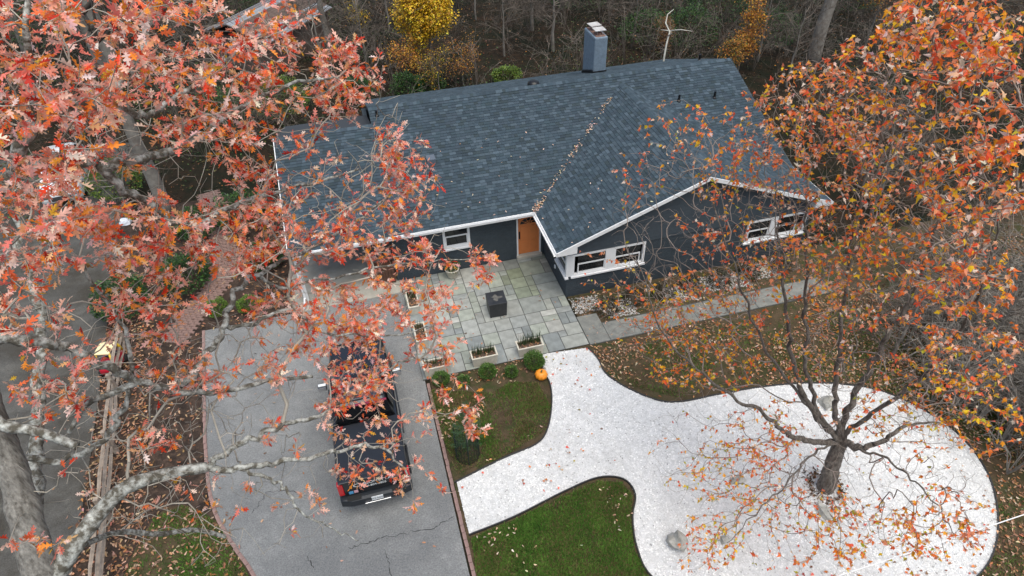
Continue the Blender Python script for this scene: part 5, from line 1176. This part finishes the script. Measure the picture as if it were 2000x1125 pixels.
for s in (-1, 1):
    for a, b in ((2.36, 2.98), (3.05, 3.72)):
        MB().add([(s*.893, a, 1.27), (s*.893, b+.12, 1.27), (s*.765, b-.12, 1.80), (s*.765, a+.03, 1.80)], [(0, 1, 2, 3), (3, 2, 1, 0)]).build('side_window', M['glass'], truck)
    mr = MB().box((s*1.28 if s < 0 else 1.02, 3.66, 1.22), (-1.02 if s < 0 else 1.28, 3.84, 1.42), .035).build('mirror', M['truck'], truck)
    MB().box((s*1.27 if s < 0 else 1.04, 3.648, 1.24), (-1.04 if s < 0 else 1.27, 3.659, 1.40)).build('mirror_glass', M['chrome'], mr)
    MB().box((min(s*1.03, s*1.26), 3.70, 1.41), (max(s*1.03, s*1.26), 3.80, 1.428), .006).build('mirror_cap', M['decal'], mr)
    MB().box((min(s*.83, s*.985), .10, .80), (max(s*.83, s*.985), .26, 1.30), .03).build('tail_light', M['red_lens'], truck)
    MB().box((min(s*.6, s*.92), 5.72, .78), (max(s*.6, s*.92), 5.87, .98), .03).build('headlight', M['chrome'], truck)
    for y in (2.62, 3.68): MB().box((min(s*1.0, s*1.03), y, .98), (max(s*1.0, s*1.03), y+.2, 1.02), .008).build('door_handle', M['plastic'], truck)
    vehicle_box(truck, 'running_board', (min(s*.9, s*1.03), 2.1, .32), (max(s*.9, s*1.03), 4.1, .38), 'plastic')
    for y in (1.05, 4.85):
        wheel(truck, s*.88, y)
        f = MB(); n = 14; pr = [(y+.5*math.cos(t), .40+.5*math.sin(t)) for t in np.linspace(-.15, math.pi+.15, n)]; pi_ = [(y+.43*math.cos(t), .40+.43*math.sin(t)) for t in np.linspace(-.15, math.pi+.15, n)]
        V = [(s*1.005, a, b) for a, b in pr]+[(s*1.035, a, b) for a, b in pi_]+[(s*.97, a, b) for a, b in pi_]
        f.add(V, [(i, i+1, n+i+1, n+i) for i in range(n-1)]+[(n+i, n+i+1, 2*n+i+1, 2*n+i) for i in range(n-1)]); f.build('wheel_arch', M['plastic'], truck)
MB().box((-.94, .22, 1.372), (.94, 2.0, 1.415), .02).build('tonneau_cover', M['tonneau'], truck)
tgate = MB().box((-.82, .10, .78), (.82, .17, 1.385), .02).build('tailgate', M['truck'], truck)
MB().box((-.93, .06, 1.375), (.93, .235, 1.425), .022).build('tailgate_spoiler', M['tonneau'], truck)
MB().box((-.72, 2.225, 1.868), (.72, 2.30, 1.905), .012).build('brake_light', M['dark_red'], truck)
bpr = loft([ring(-.08, .72, .46, .70, .05, .05), ring(0.0, .98, .44, .73, .05, .05), ring(.17, 1.0, .44, .73, .05, .05)]).build('rear_bumper', M['plastic'], truck)
MB().box((-.36, -.115, .47), (.36, -.075, .515), .01).build('chrome_strip', M['chrome'], bpr)
for s in (-1, 1): MB().box((min(s*.42, s*.8), -.07, .735), (max(s*.42, s*.8), .1, .745)).build('step_pad', M['tyre'], bpr)
pl_ = MB().box((-.16, -.10, .56), (.16, -.085, .72), .004).build('number_plate', M['plate'], bpr)
me = text_mesh('TYC 5AM4', .075, 'plate_text'); me.materials.append(M['plastic'])
o = link('plate_text', me, pl_); o.rotation_euler = (R(90), 0, 0); o.location = (0, -.102, .635)
for body, size, z, x in (('C', .20, 1.15, -.47), ('BSOMVYTAB', .15, 1.165, .13), ('854-804-8805', .115, 1.02, 0.0)):
    me = text_mesh(body, size, 'lettering'); me.materials.append(M['decal']); o = link('lettering', me, tgate); o.rotation_euler = (R(90), 0, 0); o.location = (x, .092, z)
    if body == 'C': o.scale = (1.5, 1, 1)
MB().box((-.72, .088, .82), (-.60, .098, .93)).build('sticker', M['blue'], tgate); MB().box((-.58, .088, .83), (-.47, .098, .94)).build('sticker', M['pink'], tgate)
st = MB(); pts = [(.66+.11*math.cos(t)*(1 if i % 2 else .6), .089, .98+.1*math.sin(t)*(1 if i % 2 else .7)) for i, t in enumerate(np.linspace(0, 2*math.pi, 11)[:-1])]
st.add(pts, [tuple(range(10)), tuple(range(9, -1, -1))]); st.build('sticker', M['decal'], tgate)

# ------------------------------------------------------------------ white car on the neighbouring drive
car = empty('white_car', (-19.6, 10.2, ZD), R(8)); tag(car, 'white car half hidden by oak leaves on the neighbouring driveway', 'car')
loft([ring(0, .72, .34, .72, .1, .1), ring(.12, .86, .26, .86, .1, .12, .05), ring(1.1, .9, .22, .98, .1, .14, .05), ring(3.4, .9, .22, 1.0, .1, .14, .05), ring(4.4, .87, .26, .95, .1, .14, .06), ring(4.55, .75, .36, .8, .1, .1, .05)]).build('body', M['car_white'], car, True)
loft([ring(1.15, .78, .9, .98, .02, .03, .0), ring(1.8, .78, .92, 1.45, .03, .12, .16), ring(2.6, .78, .92, 1.5, .03, .12, .17), ring(3.6, .78, .92, 1.45, .03, .12, .16), ring(4.25, .78, .9, 1.0, .02, .03, .0)]).build('cabin', M['car_white'], car, True)
MB().add([(-.66, 1.24, 1.06), (.66, 1.24, 1.06), (.56, 1.70, 1.42), (-.56, 1.70, 1.42)], [(0, 1, 2, 3)]).build('windscreen', M['glass'], car)
for s in (-1, 1):
    MB().add([(s*.79, 1.55, 1.02), (s*.79, 3.9, 1.02), (s*.68, 3.5, 1.38), (s*.68, 1.9, 1.38)], [(0, 1, 2, 3), (3, 2, 1, 0)]).build('side_window', M['glass'], car)
    MB().box((min(s*.45, s*.8), -.01, .55), (max(s*.45, s*.8), .14, .70), .03).build('headlight', M['chrome'], car)
    for y in (.9, 3.6): wheel(car, s*.8, y, .33, .22)
gr_ = MB().box((-.42, -.03, .40), (.42, .08, .60), .02).build('grille', M['plastic'], car)
for z in (.45, .5, .55): MB().box((-.4, -.045, z), (.4, -.032, z+.015)).build('grille_bar', M['chrome'], gr_)

# ------------------------------------------------------------------ toy car, bucket, bag
tp_ = G(224, 716); toy = empty('toy_car', (float(tp_[0]), float(tp_[1]), ZD), R(-12)); toy.scale = (1.2, 1.2, 1.1); tag(toy, 'child-size red and yellow ride-on toy car by the split rail fence', 'toy car')
loft([ring(-.38, .18, .12, .34, .05, .08), ring(-.3, .23, .10, .42, .05, .08), ring(-.12, .25, .10, .44, .05, .06), ring(.15, .25, .10, .44, .05, .06), ring(.36, .22, .12, .42, .05, .08), ring(.42, .16, .16, .36, .04, .06)]).build('body', M['toy_red'], toy, True)
loft([ring(-.20, .19, .80, .835, .015, .015), ring(-.12, .22, .80, .86, .02, .03), ring(.2, .22, .80, .86, .02, .03), ring(.30, .19, .79, .835, .015, .015)]).build('roof', M['toy_cream'], toy, True)
for s in (-1, 1):
    MB().tube([(s*.2, -.3, .4), (s*.205, -.23, .6), (s*.19, -.15, .81)], .032, 8).build('pillar', M['toy_yellow'], toy, True)
    MB().tube([(s*.2, .36, .4), (s*.205, .32, .6), (s*.19, .25, .81)], .04, 8).build('pillar', M['toy_yellow'], toy, True)
    for y in (-.26, .28): m = MB().lathe([(.02, -.045), (.1, -.045), (.115, -.03), (.115, .03), (.1, .045), (.02, .045)], 14); m.v = [(s*.235+p[2], y+p[1], .115+p[0]) for p in m.v]; m.build('wheel', M['tyre'], toy, True)
MB().box((-.15, .02, .36), (.15, .3, .462), .03).build('seat', M['plastic'], toy)
p = G(255, 421); bk = empty('bucket', (float(p[0]), float(p[1]), ZG)); tag(bk, 'dark red bucket beside the thick trunk at the left', 'bucket')
MB().lathe([(.20, 0), (.27, .5), (.285, .5), (.285, .54), (.26, .54), (.19, .03)], 20).build('pail', M['bucket'], bk, True)
MB().tube([(.28*math.cos(t), .05, .5+.16*math.sin(t)) for t in np.linspace(0, math.pi, 10)], .01, 5).build('handle', M['black_metal'], bk)
def blob(name, base, rad, m, label, cat, seed, group=None, sub=3, flat=1.0, rough=.28):
    bm = bmesh.new(); bmesh.ops.create_icosphere(bm, subdivisions=sub, radius=1.0)
    for v in bm.verts:
        n = 1+rough*mnoise.noise(v.co*1.3+Vector((seed*3.1, 0, 0)))+rough*.45*mnoise.noise(v.co*3.3+Vector((0, seed*2.0, 0)))
        v.co = Vector((v.co.x*n*rad[0], v.co.y*n*rad[1], max(v.co.z*n*rad[2], -rad[2]*.35)))
    me = bpy.data.meshes.new(name); bm.to_mesh(me); bm.free(); o = link(name, me, None, M[m]); o.location = (base[0], base[1], base[2]+rad[2]*.33); tag(o, label, cat, group); return o
p = G(246, 436, ZG); blob('refuse_bag', (p[0], p[1], ZG), (.26, .22, .2), 'bag', 'pale white bag lying in front of the red bucket', 'bag', 3)
# ------------------------------------------------------------------ rocks
for k, (u, v, r, lab) in enumerate([(1321, 1062, (.26, .30, .30), 'upright grey rock on the left of the gravel circle'), (1415, 1055, (.24, .16, .13), 'flat brownish rock near the upright grey one'), (1440, 940, (.30, .2, .2), 'grey rock left of the maple trunk'),
                                    (1608, 1000, (.26, .34, .16), 'grey slab stone at the foot of the maple trunk'), (1614, 790, (.36, .3, .34), 'pinkish grey boulder behind the maple limbs')]):
    p = G(u, v, ZD); blob('rock', (p[0], p[1], ZD), tuple(q*(.95 if k == 0 else .72) for q in r), 'rock', lab, 'rock', 10+k, 'rocks on the gravel circle', sub=2, rough=.75)
# leaf pile round the maple foot
a = rng.uniform(0, 6.283, 420); r_ = .36+np.abs(rng.normal(0, .16, 420)); P = np.column_stack([MBs[0]+np.cos(a)*r_, MBs[1]+np.sin(a)*r_, ZD+.02+np.clip(.5-r_, 0, 1)*.5*rng.random(420)])
leaf_litter('fallen_leaves', P, (.06, .1), DARKL+DEAD[:2], [2, 2, 1, 2, .2, 1, 1], 'dark leaves piled round the foot of the maple trunk', OAK_S, .5)
# ------------------------------------------------------------------ pumpkin
p = G(1057, 738, ZL); pk = empty('pumpkin', (float(p[0]), float(p[1]), ZL)); tag(pk, 'round orange pumpkin at the corner of the gravel path', 'pumpkin')
bm = bmesh.new(); bmesh.ops.create_uvsphere(bm, u_segments=60, v_segments=20, radius=1)
for v in bm.verts:
    a = math.atan2(v.co.y, v.co.x); rr = math.hypot(v.co.x, v.co.y); rib = 1-.09*abs(math.cos(a*5.0))**.6*rr; z = v.co.z*.17*(1-.35*math.exp(-(rr*4)**2))
    v.co = Vector((v.co.x*.225*rib, v.co.y*.225*rib, z+.165))
me = bpy.data.meshes.new('flesh'); bm.to_mesh(me); bm.free(); link('flesh', me, pk, M['pumpkin'], True)
MB().tube([(0, 0, .26), (.005, .0, .33), (.03, .01, .38)], [.035, .022, .024], 7).build('stem', M['stem'], pk, True)
# ------------------------------------------------------------------ black box on the patio
bx = empty('patio_box', (-2.20, -2.40, 0.004), R(-2)); tag(bx, 'black cube-shaped box with a dusty top standing on the flagstone patio', 'box')
cv = loft([[(x*w, y*w, z) for x, y in ((-.335, -.35), (.335, -.35), (.335, .35), (-.335, .35))] for z, w in ((0.02, .93), (.3, .96), (.62, 1.0), (.635, .985))]).build('cover', M['black_cover'], bx)
tpc = MB().box((-.345, -.36, .625), (.345, .36, .665), .012).build('top', M['black_cover'], bx)
ds_ = MB(); pts = [(.17*math.cos(t)*(1+.5*math.sin(3*t+1)), .14*math.sin(t)*(1+.4*math.cos(4*t)), .6665) for t in np.linspace(0, 2*math.pi, 26)[:-1]]
ds_.add(pts, [tuple(range(25))]); ds_.build('dust_patch', M['dust'], tpc)
for sx in (-1, 1):
    for sy in (-1, 1): MB().box((sx*.28-.03, sy*.29-.03, 0), (sx*.28+.03, sy*.29+.03, .03)).build('foot', M['black_metal'], bx)
# ------------------------------------------------------------------ planters
def planter(x0, y0, lx, ly, label, group, h=.42, reeds=110, tall=.5, zb=0.004):
    r = empty('planter', (x0+lx/2, y0+ly/2, zb)); tag(r, label, 'planter', group); a, b = lx/2, ly/2; t = .035; m = MB(); k = .92
    o_ = [(-a, -b), (a, -b), (a, b), (-a, b)]; i_ = [(-a+t, -b+t), (a-t, -b+t), (a-t, b-t), (-a+t, b-t)]
    V = [(x*k, y*k, 0) for x, y in o_]+[(x, y, h) for x, y in o_]+[(x, y, h) for x, y in i_]+[(x*k, y*k, h-.1) for x, y in i_]
    F = [(3, 2, 1, 0)]
    for s0, s1 in ((0, 4), (4, 8), (8, 12)):
        for i in range(4): F.append((s0+i, s0+(i+1) % 4, s1+(i+1) % 4, s1+i))
    m.add(V, F).build('trough', M['planter'], r)
    MB().box((-a-.012, -b-.012, h-.045), (a+.012, -b-.001, h-.002)).box((-a-.012, b+.001, h-.045), (a+.012, b+.012, h-.002)).box((-a-.012, -b-.001, h-.045), (-a-.001, b+.001, h-.002)).box((a+.001, -b-.001, h-.045), (a+.012, b+.001, h-.002)).build('rim', M['planter'], r)
    s = MB().box((-a+.04, -b+.04, h-.09), (a-.04, b-.04, h-.05)).build('soil', M['soil'], r)
    V = []; c = []
    for q in range(reeds):
        x, y = random.uniform(-a+.06, a-.06), random.uniform(-.02, b-.06); hh = tall*random.uniform(.5, 1.1); dx, dy = random.gauss(0, .05), random.gauss(0, .05); w = .012; an = random.random()*3.14
        V += [(x-w*math.cos(an), y-w*math.sin(an), h-.06), (x+w*math.cos(an), y+w*math.sin(an), h-.06), (x+dx, y+dy, h-.06+hh)]; g_ = random.uniform(.6, 1.3); c += [(.05*g_, .085*g_, .03*g_)]*3
    tag(link('reeds', fast('reeds', np.array(V), np.arange(len(V)).reshape(-1, 3), np.array(c), M['grass']), r), kind='stuff')
    P = np.column_stack([rng.uniform(-a+.05, a-.05, 40), rng.uniform(-b+.05, b-.05, 40), np.full(40, h-.04)]); an = rng.uniform(0, 6.28, 40)
    V = leaf_array(P, np.column_stack([np.cos(an), np.sin(an), np.zeros(40)]), np.array([0, 0, 1.])+rng.normal(0, .4, (40, 3)), rng.uniform(.05, .09, 40), SIMP_V, np.full(40, .1), np.full(40, .2))
    tag(link('dead_leaves', fast('dead_leaves', V.reshape(-1, 3), (SIMP_F[None]+(np.arange(40)*4)[:, None, None]).reshape(-1, 4), np.repeat(pick_cols(40, DEAD, [1]*5), 4, 0), M['dead_leaf']), r), kind='stuff')
GP = 'cream trough planters on the patio'
planter(-5.33, -4.94, .90, .42, 'cream trough planter at the driveway corner of the patio edge', GP, reeds=50, tall=.35)
planter(-3.68, -4.94, .88, .42, 'cream trough planter with reeds, middle one of the front patio edge', GP)
planter(-2.06, -4.94, .90, .42, 'cream trough planter with tall reeds nearest the gravel path', GP, tall=.62)
planter(-5.36, -3.55, .40, .92, 'cream trough planter on the driveway edge nearest the front corner', GP, reeds=40, tall=.3)
planter(-5.36, -1.75, .40, .92, 'cream trough planter on the driveway edge nearest the house', GP, reeds=60, tall=.4)
pot = empty('plant_pot', (-3.38, .05, .004)); tag(pot, 'round cream plant pot against the wall below the small window', 'pot')
MB().lathe([(.17, 0), (.2, .05), (.26, .38), (.29, .38), (.29, .43), (.25, .43), (.22, .33), (.02, .33)], 22).build('pot', M['planter'], pot, True)
n = 260; th = rng.uniform(0, 6.28, n); P = np.column_stack([np.cos(th)*rng.uniform(0, .3, n), np.sin(th)*rng.uniform(0, .3, n), .36+rng.random(n)*.35]); D = np.column_stack([np.cos(th), np.sin(th), rng.normal(.5, .4, n)])
V = leaf_array(P, D, np.array([0, 0, 1.])+rng.normal(0, .4, (n, 3)), rng.uniform(.06, .12, n), SIMP_V, np.full(n, .2), np.full(n, .2))
tag(link('foliage', fast('foliage', V.reshape(-1, 3), (SIMP_F[None]+(np.arange(n)*4)[:, None, None]).reshape(-1, 4), np.repeat(pick_cols(n, OLV+GRN, [1]*7), 4, 0), M['foliage']), pot), kind='stuff')
# wooden bin in the carport
wb = empty('wooden_bin', (-5.95, .55, 0)); tag(wb, 'reddish brown slatted wooden bin standing just inside the carport', 'bin')
for i in range(6): MB().box((-.36+i*.12+.006, -.22, .02), (-.36+(i+1)*.12-.006, -.195, .78), .004).build('plank', M['wood_red'], wb)
for i in range(6): MB().box((-.36+i*.12+.006, .195, .02), (-.36+(i+1)*.12-.006, .22, .78), .004).build('plank', M['wood_red'], wb)
for s in (-1, 1): MB().box((s*.36-.012, -.194, .02), (s*.36+.012, .194, .78)).build('side_panel', M['wood_red'], wb)
MB().box((-.38, -.235, .782), (.38, .235, .81), .006).build('lid', M['wood_red'], wb)
# ------------------------------------------------------------------ young pine with mesh guard
p = G(914, 888, ZL); pine = empty('young_pine', (float(p[0]), float(p[1]), ZL)); tag(pine, 'young soft-needled pine inside a dark green mesh guard on the small lawn', 'tree')
MB().tube([(0, 0, -.05), (.02, 0, .7), (0, .02, 1.5), (.02, 0, 2.1)], [.03, .025, .018, .006], 7).build('trunk', M['bark_bg'], pine, True)
V = []; c = []
for i in range(46):
    z = random.uniform(.5, 2.1); a = random.uniform(0, 6.283); L = (.75-.22*z)*random.uniform(.6, 1.1); d = Vector((math.cos(a), math.sin(a), .5)).normalized()
    for j in range(70):
        q = Vector((0, 0, z))+d*L*random.random()**.6; e_ = (d+Vector((random.gauss(0, .5), random.gauss(0, .5), random.gauss(.1, .5)))).normalized()*random.uniform(.08, .14); w = e_.orthogonal().normalized()*.004
        V += [q-w, q+w, q+e_]; g_ = random.uniform(.7, 1.3); c += [(.07*g_, .13*g_, .06*g_)]*3
tag(link('needles', fast('needles', np.array([tuple(v) for v in V]), np.arange(len(V)).reshape(-1, 3), np.array(c), M['grass']), pine), kind='stuff')
gd = MB(); rg = .36
for i in range(22):
    a = 2*math.pi*i/22; gd.tube([(rg*math.cos(a), rg*math.sin(a), 0), (rg*math.cos(a), rg*math.sin(a), 1.05)], .006, 3)
for z in np.linspace(.03, 1.05, 16): gd.tube([(rg*math.cos(t), rg*math.sin(t), z) for t in np.linspace(0, 2*math.pi, 23)], .006, 3)
tag(gd.build('mesh_guard', M['netting'], pine), kind='stuff')
for a in (.4, 2.6, 4.6): MB().tube([(rg*1.05*math.cos(a), rg*1.05*math.sin(a), -.05), (rg*1.05*math.cos(a), rg*1.05*math.sin(a), 1.3)], .016, 6).build('stake', M['netting'], pine)
# ------------------------------------------------------------------ split rail fence
fl_ = [(-15.35, -.4), (-15.25, -2.75), (-14.98, -5.15), (-14.75, -7.55), (-14.5, -9.95), (-14.25, -12.35)]
fe = empty('rail_fence', (-15.0, -5, ZL)); tag(fe, 'weathered split rail fence between the two driveways', 'fence'); fo_ = Vector((-15.0, -5, ZL))
for i, (x, y) in enumerate(fl_):
    MB().box((x-.065, y-.065, -.15), (x+.065, y+.065, 1.05), .02).build('post', M['fence'], fe).location = (15.0, 5, 0)
    if i:
        xa, ya = fl_[i-1]
        for z in (.35, .62, .9):
            P = [Vector((xa+(x-xa)*t+random.gauss(0, .012), ya+(y-ya)*t, z+random.gauss(0, .02))) for t in np.linspace(0, 1, 6)]
            MB().tube(P, [.03, .05, .055, .055, .05, .03], 5).build('rail', M['fence'], fe).location = (15.0, 5, 0)
# ------------------------------------------------------------------ shed behind the carport
sp = G(575, 130); shed = empty('shed', (float(sp[0])-1.2, float(sp[1])+3.0, ZG), R(-38)); tag(shed, 'old shed with brown and grey weathered board roof behind the carport', 'shed')
MB().box((-2.4, -3.2, 0), (2.4, 3.2, 2.1)).build('wall', M['shed_a'], shed)
rr_ = MB().slab([(-2.7, -3.5, 2.1), (0, -3.5, 3.0), (0, 3.5, 3.0), (-2.7, 3.5, 2.1)], (0, 0, -.06)).slab([(0, -3.5, 3.0), (2.7, -3.5, 2.1), (2.7, 3.5, 2.1), (0, 3.5, 3.0)], (0, 0, -.06)).build('roof', M['shed_a'], shed)
for s in (-1, 1):
    for i in range(14):
        x0 = i*.192; x1 = x0+.18; z0 = 3.0-x0/3; z1 = 3.0-x1/3
        MB().slab([(s*x0, -3.48, z0+.03), (s*x1, -3.48, z1+.035), (s*x1, 3.48, z1+.035), (s*x0, 3.48, z0+.03)] if s < 0 else [(x1, -3.48, z1+.035), (x1, 3.48, z1+.035), (x0, 3.48, z0+.03), (x0, -3.48, z0+.03)], (0, 0, -.025)).build('roof_board', M['shed_b'] if i % 4 in (0, 1) and random.random() < .8 else M['shed_a'], rr_)
# ------------------------------------------------------------------ overhead white wire, low plants and stones under the windows
wa_, wb_ = G(2060, 985, 3.2), G(1560, 1150, 3.0)
MB().tube([wa_+(wa_-wb_)*1.5, wa_, wa_*.5+wb_*.5+np.array([0, 0, -.03]), wb_, wb_+(wb_-wa_)*1.5], .012, 6).build('overhead_wire', M['wire'])
tag(bpy.data.objects['overhead_wire'], 'thin white wire crossing above the lower right of the gravel circle', 'wire')
for k, (x, y) in enumerate([(1.75, -3.5), (2.9, -3.3), (4.1, -3.35), (5.3, -3.2), (6.5, -3.3), (7.8, -3.2), (9.2, -3.2)]):
    bush('low_shrub', (x, y, ZL), .42, .5, 900, [(.03, .03, .02), (.06, .035, .025), (.05, .06, .02), (.02, .022, .015)], (.04, .08), ('low dark shrub in the bed under the front windows, nearest the patio' if k == 0 else 'low dark shrub under the windows, number %s along from the patio' % ['', 'two', 'three', 'four', 'five', 'six', 'seven'][k]), 'dark shrubs under the windows', 90+k)
P = np.vstack([sample_poly([(x-.55, y-.3), (x+.55, y-.4), (x+.6, y+.5), (x-.5, y+.55)], 380) for x, y in ((1.1, -3.05), (2.3, -3.6), (4.7, -3.5), (6.0, -3.3), (7.1, -3.4), (8.5, -3.2))]); n = len(P)
V, F = scatter_shapes(np.column_stack([P, np.full(n, ZL+.01)]), oct_v, oct_f, rng.uniform(.02, .045, (n, 1))*rng.uniform(.7, 1.2, (n, 3)), rng.random(n)*6.3)
tag(link('pebbles', fast('pebbles', V, F, np.repeat(np.clip(rng.normal(.33, .12, n), .06, .6), 6)[:, None]*np.array([1, .97, .93]), M['stone_col'])), 'pale pebbles in the bed under the front windows', 'pebbles', kind='stuff')
